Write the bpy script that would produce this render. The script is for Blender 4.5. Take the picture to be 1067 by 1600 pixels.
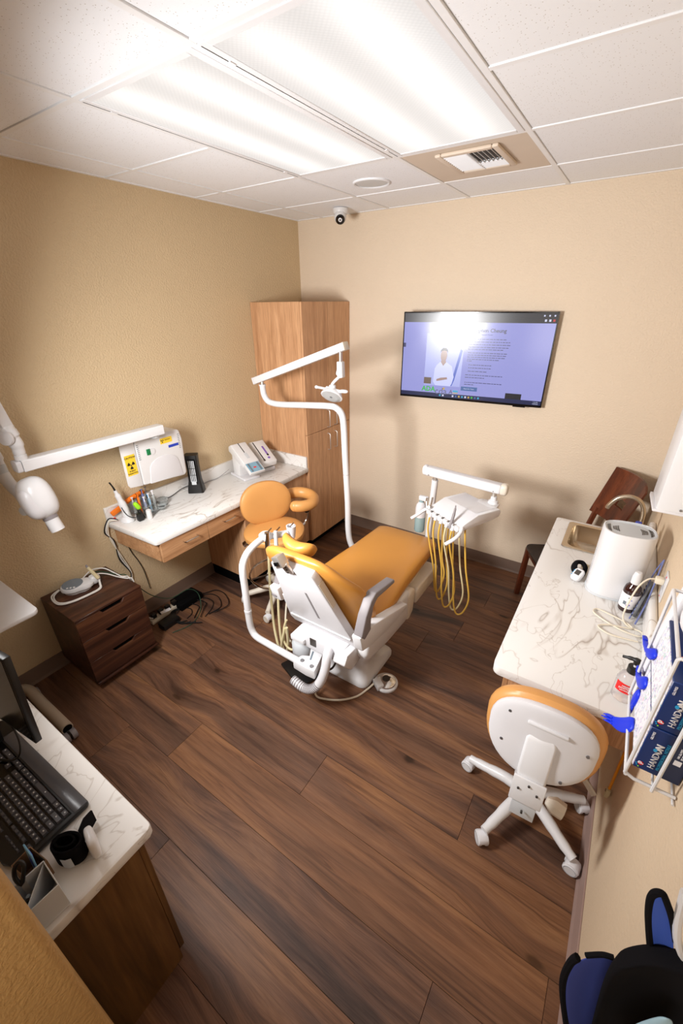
import bpy, bmesh, math, random
from mathutils import Vector, Matrix, Euler
C = bpy.context.scene
for o in list(bpy.data.objects): bpy.data.objects.remove(o)
PI = math.pi
H = 2.771
# ---------------------------------------------------------------- camera
cd = bpy.data.cameras.new('camera'); cam = bpy.data.objects.new('camera', cd); C.collection.objects.link(cam)
cd.sensor_fit = 'VERTICAL'; cd.sensor_height = 36.0; cd.lens = 36.0*653.1/1600
cd.clip_start = 0.02
cam.matrix_world = Matrix.Translation((2.6886, -3.3892, 2.139)) @ Matrix.Rotation(0.5903, 4, 'Z') @ Matrix.Rotation(1.1074, 4, 'X') @ Matrix.Rotation(-0.0109, 4, 'Z')
C.camera = cam
# ---------------------------------------------------------------- light, world, exposure
w = bpy.data.worlds.new('world'); C.world = w; w.use_nodes = True
w.node_tree.nodes['Background'].inputs[0].default_value = (1.0, 0.97, 0.93, 1)
w.node_tree.nodes['Background'].inputs[1].default_value = 0.30
def area(name, loc, target, power, size, shape='DISK', col=(1, 1, 1), size_y=None):
    l = bpy.data.lights.new(name, 'AREA'); l.energy = power; l.shape = shape; l.size = size; l.color = col
    if size_y: l.size_y = size_y
    o = bpy.data.objects.new(name, l); C.collection.objects.link(o); o.location = loc
    o.rotation_euler = (Vector(target)-Vector(loc)).to_track_quat('-Z', 'Y').to_euler()
    return o
fs = area('flash_softbox', (1.08, -3.12, 1.88), (1.95, -0.3, 1.0), 57, 0.52, col=(1.0, 0.99, 0.985)); fs.data.spread = math.radians(149)
area('rear_fill', (2.5, -4.3, 1.7), (1.5, 0, 1.9), 11, 1.2, 'RECTANGLE', (1.0, 0.96, 0.9), 0.8)  # added fill area behind the camera, no known lamp there
PANEL = 2.0
C.view_settings.view_transform = 'Standard'; C.view_settings.look = 'None'
C.view_settings.exposure = 0.08; C.view_settings.gamma = 1.0; C.view_settings.use_curve_mapping = False

# ---------------------------------------------------------------- helpers: materials
def lin(c):
    if isinstance(c, str): c = tuple(int(c[i:i+2], 16)/255 for i in (0, 2, 4))
    return tuple((x/12.92 if x <= .04045 else ((x+.055)/1.055)**2.4) for x in c[:3])+(1.0,)
MATS = {}
class NT:
    def __init__(s, name):
        s.m = bpy.data.materials.new(name); s.m.use_nodes = True; s.t = s.m.node_tree; s.b = s.t.nodes['Principled BSDF']
        MATS[name] = s.m
    def n(s, typ, **kw):
        nd = s.t.nodes.new(typ)
        for k, v in kw.items():
            if k.startswith('i_'): nd.inputs[k[2:].replace('_', ' ')].default_value = v
            else: setattr(nd, k, v)
        return nd
    def l(s, a, b): s.t.links.new(a, b)
    def coords(s, scale=(1, 1, 1), kind='Object', off=None, rot=(0, 0, 0)):
        tc = s.n('ShaderNodeTexCoord'); mp = s.n('ShaderNodeMapping'); mp.inputs['Scale'].default_value = scale
        mp.inputs['Rotation'].default_value = rot
        s.l(tc.outputs[kind], mp.inputs['Vector'])
        if off: s.l(off, mp.inputs['Location'])
        return mp.outputs[0]
    def noise(s, vec, scale, detail=4, rough=.55, dist=0):
        nd = s.n('ShaderNodeTexNoise'); nd.inputs['Scale'].default_value = scale; nd.inputs['Detail'].default_value = detail
        nd.inputs['Roughness'].default_value = rough; nd.inputs['Distortion'].default_value = dist; s.l(vec, nd.inputs['Vector']); return nd.outputs[0]
    def ramp(s, fac, stops, interp='LINEAR'):
        r = s.n('ShaderNodeValToRGB'); r.color_ramp.interpolation = interp
        el = r.color_ramp.elements
        while len(el) < len(stops): el.new(.5)
        for e, (p, c) in zip(el, stops): e.position = p; e.color = lin(c)
        s.l(fac, r.inputs[0]); return r.outputs[0]
    def mix(s, a, b, fac, blend='MIX'):
        m = s.n('ShaderNodeMix', data_type='RGBA', blend_type=blend)
        for i, v in ((0, fac), (6, a), (7, b)):
            if hasattr(v, 'is_output'): s.l(v, m.inputs[i])
            else: m.inputs[i].default_value = v if i == 0 else (lin(v) if len(v) in (3, 6) else v)
        return m.outputs[2]
    def math(s, op, a, b=0):
        m = s.n('ShaderNodeMath', operation=op)
        for i, v in ((0, a), (1, b)):
            if hasattr(v, 'is_output'): s.l(v, m.inputs[i])
            else: m.inputs[i].default_value = v
        return m.outputs[0]
    def bump(s, h, strength, dist=.001):
        b = s.n('ShaderNodeBump'); b.inputs['Strength'].default_value = strength; b.inputs['Distance'].default_value = dist
        s.l(h, b.inputs['Height']); s.l(b.outputs[0], s.b.inputs['Normal'])
    def base(s, c):
        if hasattr(c, 'is_output'): s.l(c, s.b.inputs['Base Color'])
        else: s.b.inputs['Base Color'].default_value = lin(c)
def plain(name, col, rough=.5, metal=0, spec=.5, grain=0, gs=300, **kw):
    s = NT(name); s.b.inputs['Roughness'].default_value = rough; s.b.inputs['Metallic'].default_value = metal
    s.b.inputs['Specular IOR Level'].default_value = spec
    v = s.coords(); n = s.noise(v, 9, 3)
    c = lin(col); d = tuple(x*.93 for x in c[:3])+(1,)
    s.base(s.mix(c, d, n))
    if grain: s.bump(s.noise(v, gs, 3), grain, .001)
    for k, val in kw.items(): s.b.inputs[k.replace('_', ' ')].default_value = val
    return s.m
def glow(name, col, strength):
    s = NT(name); s.base('1c1c22'); s.b.inputs['Emission Color'].default_value = lin(col); s.b.inputs['Emission Strength'].default_value = strength
    s.b.inputs['Roughness'].default_value = .25
    return s.m
def wallmat(name, col, bs=1.0):
    s = NT(name); v = s.coords()
    n1 = s.noise(v, 95, 3, .5, .4); n2 = s.noise(v, 3, 2)
    c = lin(col); d = tuple(x*.95 for x in c[:3])+(1,)
    s.base(s.mix(c, d, n2)); s.b.inputs['Roughness'].default_value = .62; s.b.inputs['Specular IOR Level'].default_value = .3
    r = s.ramp(n1, [(.35, '000000'), (.65, 'ffffff')])
    s.bump(r, .55*bs, .0035); return s.m
wallmat('paint_olive_tan', 'd2bb97'); wallmat('paint_cream', 'dfcdb6', .8); wallmat('paint_jamb_shaded', 'b8925c', .8); wallmat('paint_right', 'd9c3a6', .5)  # jamb tone is a darker gold with that face's shade mixed in
def marble():
    s = NT('marble_laminate'); v = s.coords((1, .55, 1))
    n = s.noise(v, 2.4, 3.5, .55, .9); a = s.math('ABSOLUTE', s.math('SUBTRACT', n, .5)); veins = s.ramp(a, [(0, 'a89d94'), (.003, 'cbc5bf'), (.013, 'e2e0dd')])
    n2 = s.noise(v, 5.0, 3.5, .55, 1.0); a2 = s.math('ABSOLUTE', s.math('SUBTRACT', n2, .46)); v2 = s.ramp(a2, [(0, 'd6cfc9'), (.009, 'ffffff')])
    m = s.noise(v, 2.3, 2); msk = s.ramp(m, [(.44, '000000'), (.58, 'ffffff')])
    veins = s.mix('e2e0dd', veins, msk)
    s.base(s.mix(veins, v2, .7, 'MULTIPLY')); s.b.inputs['Roughness'].default_value = .33
marble()
def woodlam(name, c1, c2, c3, axis='z', rough=.5, fine=60, rnd=False):
    s = NT(name); f = {'z': (1, 1, .05), 'x': (.05, 1, 1), 'y': (1, .05, 1)}[axis]
    v = s.coords(f); n1 = s.noise(v, 14, 5, .6, .6); n2 = s.noise(v, fine*2.2, 4, .6)
    base = s.ramp(n1, [(.3, c1), (.5, c2), (.72, c3)]); fi = s.ramp(n2, [(.3, 'b8a898'), (.6, 'ffffff')])
    s.base(s.mix(base, fi, .55, 'MULTIPLY')); s.b.inputs['Roughness'].default_value = rough
    s.bump(n2, .15, .0005); return s.m
woodlam('walnut_laminate', 'b5865f', 'cb9c73', 'dbad84')
woodlam('walnut_laminate_y', 'ad7d55', 'c19268', 'd1a278', 'y')
woodlam('dark_walnut', '28130b', '45261a', '70482f', 'y', .35)
woodlam('dark_walnut_x', '2b150e', '472619', '6b4530', 'x', .4)
woodlam('oak_brown', '452f14', '6c4c26', '86623a', 'z', .5, 30)
woodlam('bent_wood', '3a1a10', '5b2c1a', '7a4026', 'z', .3)
def floorwood():
    s = NT('vinyl_plank'); oi = s.n('ShaderNodeObjectInfo')
    off = s.n('ShaderNodeCombineXYZ'); r = oi.outputs['Random']
    s.l(s.math('MULTIPLY', r, 37.0), off.inputs[0]); s.l(s.math('MULTIPLY', r, 91.0), off.inputs[1])
    # knots: 2D cells stretched along the board; they also bend the grain around themselves
    vk = s.coords((.55, 1, 1), off=off.outputs[0]); k = s.n('ShaderNodeTexVoronoi', voronoi_dimensions='2D'); k.inputs['Scale'].default_value = 1.7
    nd = s.n('ShaderNodeTexNoise'); nd.inputs['Scale'].default_value = 9; s.l(vk, nd.inputs['Vector'])
    vm = s.n('ShaderNodeVectorMath', operation='MULTIPLY_ADD'); vm.inputs[1].default_value = (.06, .06, .0); s.l(nd.outputs['Color'], vm.inputs[0]); s.l(vk, vm.inputs[2])
    s.l(vm.outputs[0], k.inputs['Vector']); kd = k.outputs['Distance']
    bend = s.n('ShaderNodeCombineXYZ'); s.l(s.math('MULTIPLY', s.math('SUBTRACT', 1.0, s.ramp(kd, [(0, '000000'), (.28, 'ffffff')])), .06), bend.inputs[1])
    def cs(sc):
        v = s.coords(sc, off=off.outputs[0]); a = s.n('ShaderNodeVectorMath', operation='ADD'); s.l(v, a.inputs[0]); s.l(bend.outputs[0], a.inputs[1]); return a.outputs[0]
    broad = s.noise(cs((.11, 1, 1)), 7.0, 5, .58, .7); fine = s.noise(cs((.035, 1, 1)), 260, 3, .6); mid = s.noise(cs((.045, 1, 1)), 34, 5, .62, 1.1)
    c = s.ramp(broad, [(.30, '3e2f29'), (.43, '5c4439'), (.54, '765541'), (.68, '8f6849')])
    m = s.ramp(mid, [(.32, '95847a'), (.47, 'ebe3dd'), (.62, 'ffffff')]); c = s.mix(c, m, .65, 'MULTIPLY')
    f = s.ramp(fine, [(.32, 'a99889'), (.58, 'ffffff')]); c = s.mix(c, f, .5, 'MULTIPLY')
    halo = s.ramp(kd, [(.0, '705a4e'), (.11, 'ffffff')]); c = s.mix(c, halo, .55, 'MULTIPLY')
    kn = s.ramp(kd, [(0, '1c110c'), (.018, '38241a'), (.034, 'ffffff')]); c = s.mix(c, kn, .85, 'MULTIPLY')
    tone = s.n('ShaderNodeSeparateColor'); s.l(oi.outputs['Color'], tone.inputs[0])
    c = s.mix(c, s.mix('946640', m, .8, 'MULTIPLY'), s.math('MULTIPLY', tone.outputs[0], .4))
    s.base(c); s.b.inputs['Roughness'].default_value = .42; s.b.inputs['Specular IOR Level'].default_value = .35
    s.bump(fine, .3, .0006)
floorwood()
def tilemat():
    s = NT('ceiling_tile_mineral'); v = s.coords(); k = s.n('ShaderNodeTexVoronoi'); k.inputs['Scale'].default_value = 115; s.l(v, k.inputs['Vector'])
    sel = s.n('ShaderNodeSeparateColor'); s.l(k.outputs['Color'], sel.inputs[0]); pit = s.math('MULTIPLY', s.math('LESS_THAN', k.outputs['Distance'], .17), s.math('GREATER_THAN', sel.outputs[0], .45))
    s.base(s.mix('f1f4f9', 'bfbcb8', pit)); s.b.inputs['Roughness'].default_value = .9
    n = s.noise(v, 180, 3); s.bump(s.math('SUBTRACT', n, pit), .25, .001)
tilemat()
def diffuser():
    s = NT('prismatic_diffuser'); tc = s.n('ShaderNodeTexCoord'); sep = s.n('ShaderNodeSeparateXYZ'); s.l(tc.outputs['Object'], sep.inputs[0])
    x, y = sep.outputs[0], sep.outputs[1]
    # lamp tubes run along y behind the lens at x = +-0.13; lens is brighter beneath them
    def g(x0, wd): return s.math('POWER', 2.718, s.math('MULTIPLY', -1.0, s.math('POWER', s.math('DIVIDE', s.math('ABSOLUTE', s.math('SUBTRACT', x, x0)), wd), 2.0)))
    tubes = s.math('ADD', g(-.13, .08), g(.13, .08))
    endf = s.math('SUBTRACT', 1.0, s.math('POWER', s.math('DIVIDE', s.math('ABSOLUTE', y), .66), 6.0))
    e = s.math('ADD', .64, s.math('MULTIPLY', s.math('MULTIPLY', tubes, endf), .38))
    cr = s.n('ShaderNodeTexVoronoi'); cr.inputs['Scale'].default_value = 85; cr.inputs['Randomness'].default_value = 0; s.l(s.coords(rot=(0, 0, .785)), cr.inputs['Vector'])
    e = s.math('MULTIPLY', e, s.math('SUBTRACT', 1.04, s.math('MULTIPLY', cr.outputs['Distance'], .16)))
    s.l(s.math('MULTIPLY', e, PANEL/2), s.b.inputs['Emission Strength']); s.b.inputs['Emission Color'].default_value = (1, .975, .955, 1)
    s.base('5a5856'); s.b.inputs['Roughness'].default_value = .4; s.bump(cr.outputs['Distance'], .3, .002)
diffuser()
plain('leather_tan', 'cd9145', .36, spec=.45, grain=.12, gs=420)
plain('leather_chair', 'c6893c', .36, spec=.45, grain=.12, gs=420)
plain('leather_stool', 'cf9555', .40, spec=.45, grain=.12, gs=420)
plain('white_enamel', 'dedee0', .28); plain('white_plastic', 'dcdbdb', .38); plain('white_panel', 'd9d8db', .35); plain('grey_plastic', 'a8a4a2', .45)
plain('light_grey', 'c9cdd1', .4); plain('mid_grey', '6f7a84', .4); plain('cream_plastic', 'dcd3c4', .4); plain('beige_tube', 'b7a894', .5)
plain('chrome', 'd8d4d0', .14, 1); plain('steel', 'cfc9c2', .4, .85); plain('dark_metal', '5b5652', .35, .8); plain('nickel', 'c7b9a5', .25, 1)
plain('black_plastic', '0d0d0f', .38); plain('black_gloss', '08080a', .12); plain('black_matte', '050506', .85, spec=.1); plain('key_sheen_grey', '55565c', .22)  # key and palm rest grey carries the overhead sheen as colour
plain('baseboard_brown', '6f5a4d', .5); plain('baseboard_mauve', '9b8279', .5); plain('grid_white', 'f2f4f7', .5); plain('trim_white', 'eceef2', .5); plain('vent_tan', 'd8c9b8', .6)
plain('hose_yellow', 'd9b04e', .4); plain('hose_ivory', 'd9cda2', .45); plain('cable_white', 'dddad5', .45); plain('cable_cream', 'dfd6c3', .5); plain('cable_black', '0b0b0c', .5); plain('cable_green', '20432f', .5)
plain('orange', 'ef7a18', .45); plain('lime', '9be11c', .4); plain('red', 'e02020', .45); plain('yellow_label', 'f3cc35', .5); plain('blue_label', '2240b4', .45); plain('green_switch', '0a7a46', .3)
plain('purple', '7d5bb0', .4); plain('navy', '0c2c66', .35); plain('navy_shaded', '122345', .35); plain('cyan', '29a3dc', .4); plain('glove_blue', '0d33dd', .45); plain('fabric_blue', '3a5cc0', .8); plain('fabric_navy', '3c4a98', .9)
plain('fabric_pale', '9fc0cf', .8); plain('cyan_pale', '7fb8e0', .5); plain('paper', 'ebe9ec', .7); plain('paper_blue_print', 'c6d2ea', .7); plain('kraft', '8a6a4c', .8); plain('fob_grey', '857f81', .5)
plain('amber_bottle', '2c0d0d', .08, spec=.8); plain('pump_black', '1b1b1b', .45); plain('ivory_disc', 'd8caa2', .5); plain('brush_grey', '6d7076', .6); plain('slate_blue', '6a74a6', .4); plain('pencil_orange', 'f6a013', .4)
plain('vent_dark', '3c3734', .7); plain('lens_glass', 'cfcfd2', .08, .6); plain('ink_black', '101010', .6); plain('floor_underlay', '1a110c', .9); plain('screw_grey', '98979a', .3, .8)
plain('soft_cloth_black', '121114', .95, spec=.1); plain('vinyl_seat_dark', '231a1a', .4)
s_ = NT('clear_plastic'); s_.base('eef2f2'); s_.b.inputs['Transmission Weight'].default_value = .85; s_.b.inputs['Roughness'].default_value = .12; s_.b.inputs['IOR'].default_value = 1.2
s_ = NT('gel_plastic'); s_.base('f3eeee'); s_.b.inputs['Transmission Weight'].default_value = .7; s_.b.inputs['Roughness'].default_value = .1; s_.b.inputs['IOR'].default_value = 1.25
s_ = NT('water_blue'); s_.base('a7c4c8'); s_.b.inputs['Transmission Weight'].default_value = .35; s_.b.inputs['Roughness'].default_value = .25
s_ = NT('window_blue'); s_.base('7fa6ba'); s_.b.inputs['Roughness'].default_value = .12
s_ = NT('scribble_print'); v_ = s_.coords(); k_ = s_.n('ShaderNodeTexVoronoi'); k_.inputs['Scale'].default_value = 130; s_.l(v_, k_.inputs['Vector'])
m_ = s_.math('LESS_THAN', s_.noise(v_, 120, 3), .46); s_.base(s_.mix(lin('f2f1f6'), s_.mix(k_.outputs['Color'], lin('4a6cc0'), .5), s_.math('MULTIPLY', m_, .55)))
def screenmat():
    s = NT('screen_page'); s.base('1c1c26'); s.b.inputs['Roughness'].default_value = .16; s.b.inputs['Specular IOR Level'].default_value = .6
    s.b.inputs['Emission Color'].default_value = lin('999bd8'); s.b.inputs['Emission Strength'].default_value = .95
screenmat()
M = MATS

# ---------------------------------------------------------------- helpers: geometry
class G:
    def __init__(s): s.v = []; s.f = []
    def add(s, vs, fs):
        o = len(s.v); s.v += [Vector(p) for p in vs]; s.f += [tuple(i+o for i in f) for f in fs]; return s
    def box(s, x0, x1, y0, y1, z0, z1, mat=None):
        x0, x1 = min(x0, x1), max(x0, x1); y0, y1 = min(y0, y1), max(y0, y1); z0, z1 = min(z0, z1), max(z0, z1)
        vs = [Vector((x, y, z)) for z in (z0, z1) for x, y in ((x0, y0), (x1, y0), (x1, y1), (x0, y1))]
        if mat: vs = [mat @ p for p in vs]
        return s.add(vs, [(3, 2, 1, 0), (4, 5, 6, 7), (0, 1, 5, 4), (1, 2, 6, 5), (2, 3, 7, 6), (3, 0, 4, 7)])
    def bar(s, a, b, wd, th, up=(0, 0, 1)):
        a = Vector(a); b = Vector(b); d = b-a; L = d.length; z = d.normalized(); x = Vector(up).cross(z)
        if x.length < 1e-4: x = Vector((1, 0, 0)).cross(z)
        x.normalize(); y = z.cross(x); m = Matrix((x, y, z)).transposed().to_4x4(); m.translation = a
        return s.box(-wd/2, wd/2, -th/2, th/2, 0, L, m)
    def prism(s, poly, axis, a, b, mat=None):   # poly 2D points in the plane normal to axis, extruded a..b
        def P(p, t): return Vector({'x': (t, p[0], p[1]), 'y': (p[0], t, p[1]), 'z': (p[0], p[1], t)}[axis])
        n = len(poly); vs = [P(p, a) for p in poly]+[P(p, b) for p in poly]
        if mat: vs = [mat @ p for p in vs]
        return s.add(vs, [tuple(range(n-1, -1, -1)), tuple(range(n, 2*n))]+[(i, (i+1) % n, n+(i+1) % n, n+i) for i in range(n)])
    def loft(s, rings, caps=True, closed=False):
        n = len(rings[0]); k = len(rings); vs = [p for r in rings for p in r]; fs = []
        for j in range(k if closed else k-1):
            j2 = (j+1) % k
            for i in range(n): fs.append((j*n+i, j*n+(i+1) % n, j2*n+(i+1) % n, j2*n+i))
        if caps and not closed: fs += [tuple(range(n-1, -1, -1)), tuple(range((k-1)*n, k*n))]
        return s.add(vs, fs)
    def tube(s, pts, r, seg=10, smooth=0, closed=False, flat=None):
        pts = [Vector(p) for p in pts]
        if smooth: pts = spline(pts, smooth, closed)
        rs = r if isinstance(r, (list, tuple)) else [r]*len(pts)
        if len(rs) != len(pts): rs = [rs[min(len(rs)-1, int(i*len(rs)/len(pts)))] for i in range(len(pts))]
        n = len(pts); T = []
        for i in range(n):
            a = pts[(i-1) % n] if (closed or i) else pts[0]; b = pts[(i+1) % n] if (closed or i < n-1) else pts[-1]
            T.append((b-a).normalized())
        ref = Vector((0, 0, 1)) if abs(T[0].z) < .9 else Vector((1, 0, 0)); nrm = T[0].cross(ref).normalized(); rings = []
        for i in range(n):
            nrm = (nrm-T[i]*nrm.dot(T[i])).normalized(); bn = T[i].cross(nrm)
            rings.append([pts[i]+(nrm*math.cos(2*PI*k/seg)+bn*math.sin(2*PI*k/seg)*(flat or 1))*rs[i] for k in range(seg)])
        return s.loft(rings, True, closed)
    def cyl(s, a, b, r, r2=None, seg=24): return s.tube([a, b], [r, r if r2 is None else r2], seg)
    def lathe(s, prof, org=(0, 0, 0), axis=(0, 0, 1), seg=28, sx=1, sy=1):
        ax = Vector(axis).normalized(); q = Vector((0, 0, 1)).rotation_difference(ax).to_matrix(); org = Vector(org)
        rings = [[org+q @ Vector((max(r, 1e-4)*math.cos(2*PI*k/seg)*sx, max(r, 1e-4)*math.sin(2*PI*k/seg)*sy, z)) for k in range(seg)] for r, z in prof]
        return s.loft(rings)
    def sell(s, c, r, e1=.5, e2=.5, rot=None, nu=28, nv=14, warp=None):   # superellipsoid
        c = Vector(c); sg = lambda x, e: math.copysign(abs(x)**e, x); rings = []
        for j in range(nv+1):
            ph = -PI/2+PI*j/nv; cp, sp = sg(math.cos(ph), e1), sg(math.sin(ph), e1); ring = []
            if j in (0, nv): cp = 1e-4
            for i in range(nu):
                t = 2*PI*i/nu; p = Vector((r[0]*cp*sg(math.cos(t), e2), r[1]*cp*sg(math.sin(t), e2), r[2]*sp))
                if warp: p = Vector(warp(p))
                if rot: p = rot @ p
                ring.append(c+p)
            rings.append(ring)
        return s.loft(rings)
def _pad(s, c, a, b, th, e1=.55, e2=.88, rot=None, nu=40, nv=12, warp=None):   # thin cushion: x width, z height, y thickness
    f = lambda p: (warp(Vector((p.x, p.z, p.y))) if warp else (p.x, p.z, p.y))
    return s.sell(c, (a, b, th), e1, e2, rot, nu, nv, f)
G.pad = _pad
def spline(pts, k, closed=False):
    out = []; n = len(pts); g = lambda i: pts[i % n] if closed else pts[max(0, min(n-1, i))]
    for i in range(n if closed else n-1):
        p0, p1, p2, p3 = g(i-1), g(i), g(i+1), g(i+2)
        for j in range(k):
            t = j/k; out.append(.5*((2*p1)+(p2-p0)*t+(2*p0-5*p1+4*p2-p3)*t*t+(3*p1-p0-3*p2+p3)*t*t*t))
    if not closed: out.append(pts[-1])
    return out
def rrect(x0, x1, y0, y1, r, k=5):
    o = []
    for cx, cy, a in ((x1-r, y1-r, 0), (x0+r, y1-r, 90), (x0+r, y0+r, 180), (x1-r, y0+r, 270)):
        for i in range(k+1):
            t = math.radians(a+90*i/k); o.append((cx+r*math.cos(t), cy+r*math.sin(t)))
    return o
def ROT(ax, deg): return Matrix.Rotation(math.radians(deg), 3, ax)
def obj(name, g, mat, parent=None, bevel=0, seg=2, flat=False, sub=0, world=True, ang=38, label=None):
    me = bpy.data.meshes.new(name)
    vs = g.v
    if parent is not None and world:
        inv = parent_mat(parent).inverted(); vs = [inv @ p for p in vs]
    me.from_pydata([tuple(p) for p in vs], [], g.f); me.update()
    bm = bmesh.new(); bm.from_mesh(me); bmesh.ops.recalc_face_normals(bm, faces=bm.faces)
    if bevel:
        ed = [e for e in bm.edges if len(e.link_faces) == 2 and e.calc_face_angle(0) > math.radians(30)]
        bmesh.ops.bevel(bm, geom=ed, offset=bevel, segments=seg, affect='EDGES', clamp_overlap=True, profile=.5)
    bm.to_mesh(me); bm.free()
    if not flat:
        me.shade_smooth(); me.set_sharp_from_angle(angle=math.radians(ang))
    me.materials.append(M[mat] if isinstance(mat, str) else mat)
    o = bpy.data.objects.new(name, me); C.collection.objects.link(o); o.parent = parent
    if sub:
        md = o.modifiers.new('sub', 'SUBSURF'); md.levels = sub; md.render_levels = sub
    if label: o['label'] = label
    return o
def parent_mat(p):
    m = Matrix.Identity(4)
    while p is not None:
        m = Matrix.LocRotScale(p.location, p.rotation_euler, p.scale) @ m; p = p.parent
    return m
def tag(o, label, cat, group=None):
    o['label'] = label; o['category'] = cat
    if group: o['group'] = group
    return o
def thing(name, label, cat, loc=(0, 0, 0), rz=0, group=None):
    o = bpy.data.objects.new(name, None); C.collection.objects.link(o); o.location = loc; o.rotation_euler = (0, 0, rz); o.empty_display_size = .1
    return tag(o, label, cat, group)
def struct(name, g, mat, **kw):
    o = obj(name, g, mat, **kw); o['kind'] = 'structure'; return o
def dup(o, parent=None, loc=None, rz=None):
    c = o.copy(); C.collection.objects.link(c); c.parent = parent
    if loc is not None: c.location = loc
    if rz is not None: c.rotation_euler = (0, 0, rz)
    for ch in list(o.children): dup(ch, c)
    return c
def text(name, body, size, mat, parent, m, depth=.0004, align='CENTER', xs=1.0, bold=0):
    cu = bpy.data.curves.new(name, 'FONT'); cu.body = body; cu.size = size; cu.extrude = depth; cu.align_x = align; cu.align_y = 'CENTER'; cu.resolution_u = 2; cu.offset = bold*size
    t = bpy.data.objects.new(name+'_tmp', cu); C.collection.objects.link(t)
    me = bpy.data.meshes.new_from_object(t); bpy.data.objects.remove(t)
    me.transform(Matrix.Diagonal((xs, 1, 1, 1))); me.transform(m)
    if parent is not None: me.transform(parent_mat(parent).inverted())
    me.materials.clear(); me.materials.append(M[mat] if isinstance(mat, str) else mat); me.name = name
    o = bpy.data.objects.new(name, me); C.collection.objects.link(o); o.parent = parent; return o
def frame(org, xdir, ydir):
    x = Vector(xdir).normalized(); z = x.cross(Vector(ydir)).normalized(); y = z.cross(x); m = Matrix((x, y, z)).transposed().to_4x4(); m.translation = Vector(org); return m
def trefoil(g, m, R):   # radiation sign: three blades and a hub, flat print with slight thickness
    g.add([m @ Vector((R*.18*math.cos(2*PI*k/16), R*.18*math.sin(2*PI*k/16), .0006)) for k in range(16)], [tuple(range(16))])
    for a in (30, 150, 270):
        ps = [(R*rr, math.radians(a+d)) for rr, ds in ((.3, (-28, -14, 0, 14, 28)), (1, (28, 14, 0, -14, -28))) for d in ds]
        g.add([m @ Vector((r*math.cos(t), r*math.sin(t), .0006)) for r, t in ps], [tuple(range(10))])
# ================================================================ SETTING
W = 3.02; YN = -3.75
fl = struct('floor', G().box(0, W, -4.6, 0, -.06, -.0045), 'floor_underlay')
random.seed(4)
known = {0: 1.128, 1: 1.834, 2: 2.542, 3: 1.467, -1: 2.62}
tones = {(0, 1): .95, (1, 1): .55, (0, 0): .3, (1, 0): .35, (-1, 1): .1}
PW, PL = .2335, 1.83
for r in range(-8, 12):
    y0 = -2.742+r*PW; y1 = y0+PW
    if y0 > 0: break
    y1 = min(y1, 0); j = known.get(r, random.uniform(0, PL)); xs = [0]; x = j % PL
    idx = 0
    while x < W: xs.append(x); x += PL
    xs.append(W)
    for a, b in zip(xs[:-1], xs[1:]):
        if b-a < .03: continue
        jn = j-1e-3; k = 1 if a >= jn else 0
        p = obj('plank', G().box(a+.0007, b-.0007, y0+.0007, y1-.0007, -.0045, 0), 'vinyl_plank', fl, bevel=.0006, seg=1, flat=True)
        p.color = (tones.get((r, k), random.choice((.0, .12, .25, .4))), 0, 0, 1)
struct('wall_left', G().box(-.12, 0, -4.6, .12, -.06, H+.1), 'paint_olive_tan')
struct('wall_back', G().box(0, W+.12, 0, .12, -.06, H+.1), 'paint_cream')
struct('wall_right', G().box(W, W+.12, -4.6, 0, -.06, H+.1), 'paint_right')
struct('wall_near', G().box(0, 1.9, YN-.12, YN, 0, H+.1), 'paint_olive_tan')
struct('wall_doorside', G().prism(rrect(1.9, 2.05, -4.6, -3.412, .016), 'z', 0, H+.02), 'paint_jamb_shaded')
struct('wall_hallway', G().box(2.05, W, -4.72, -4.6, 0, H+.1), 'paint_cream')
bh = .108
def bboard(name, poly, axis, a, b, mat='baseboard_brown'): struct(name, G().prism(poly, axis, a, b), mat, bevel=.002)
prof = lambda s0, s: [(s0, 0), (s0+s*.020, 0), (s0+s*.013, .012), (s0+s*.009, .02), (s0+s*.007, bh), (s0, bh)]
bboard('baseboard_back', prof(0, -1), 'x', .53, W-.0)
bboard('baseboard_left', [(p[0], p[1]) for p in prof(0, 1)], 'y', -3.7, -.70)
bboard('baseboard_right', prof(W, -1), 'y', -4.5, -.02, 'baseboard_mauve')
# ceiling: slab, tees, tiles
X = [.2692+.6096*i for i in range(5)]; Y = [-.4763-.6096*i for i in range(7)]
ce = struct('ceiling', G().box(-.12, W+.12, -4.72, .12, H+.012, H+.1), 'trim_white')
for i, x in enumerate(X):
    obj('grid_tee', G().box(x-.012, x+.012, -4.6, 0, H-.004, H+.012), 'grid_white', ce, bevel=.001, seg=1)
for j, y in enumerate(Y):
    for a, b in (((0, X[1]), (X[3], W)) if j == 2 else ((0, W),)): obj('grid_tee', G().box(a, b, y-.012, y+.012, H-.0035, H+.0115), 'grid_white', ce, bevel=.001, seg=1)
obj('wall_angle', G().box(0, .022, -4.6, 0, H-.003, H+.012), 'grid_white', ce); obj('wall_angle', G().box(0, W, -.022, 0, H-.0025, H+.012), 'grid_white', ce)
obj('wall_angle', G().box(W-.022, W, -4.6, 0, H-.002, H+.012), 'grid_white', ce)
xs = [0]+X+[W]; ys = [0]+Y+[-4.6]
for i in range(len(xs)-1):
    for j in range(len(ys)-1):
        a, b, c, d = xs[i], xs[i+1], ys[j+1], ys[j]
        if i in (2, 3) and j in (2, 3): continue
        if b-a < .04 or d-c < .04: continue
        if i == 3 and j == 1: continue
        obj('ceiling_tile', G().box(a+.013, b-.013, c+.013, d-.013, H+.0005, H+.011), 'ceiling_tile_mineral', ce, bevel=.002, seg=1, flat=True)
obj('ceiling_tile', G().box(X[2]+.013, X[3]-.013, Y[1]+.013, Y[0]-.013, H-.001, H+.011), 'vent_tan', ce, bevel=.002, seg=1)
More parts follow.
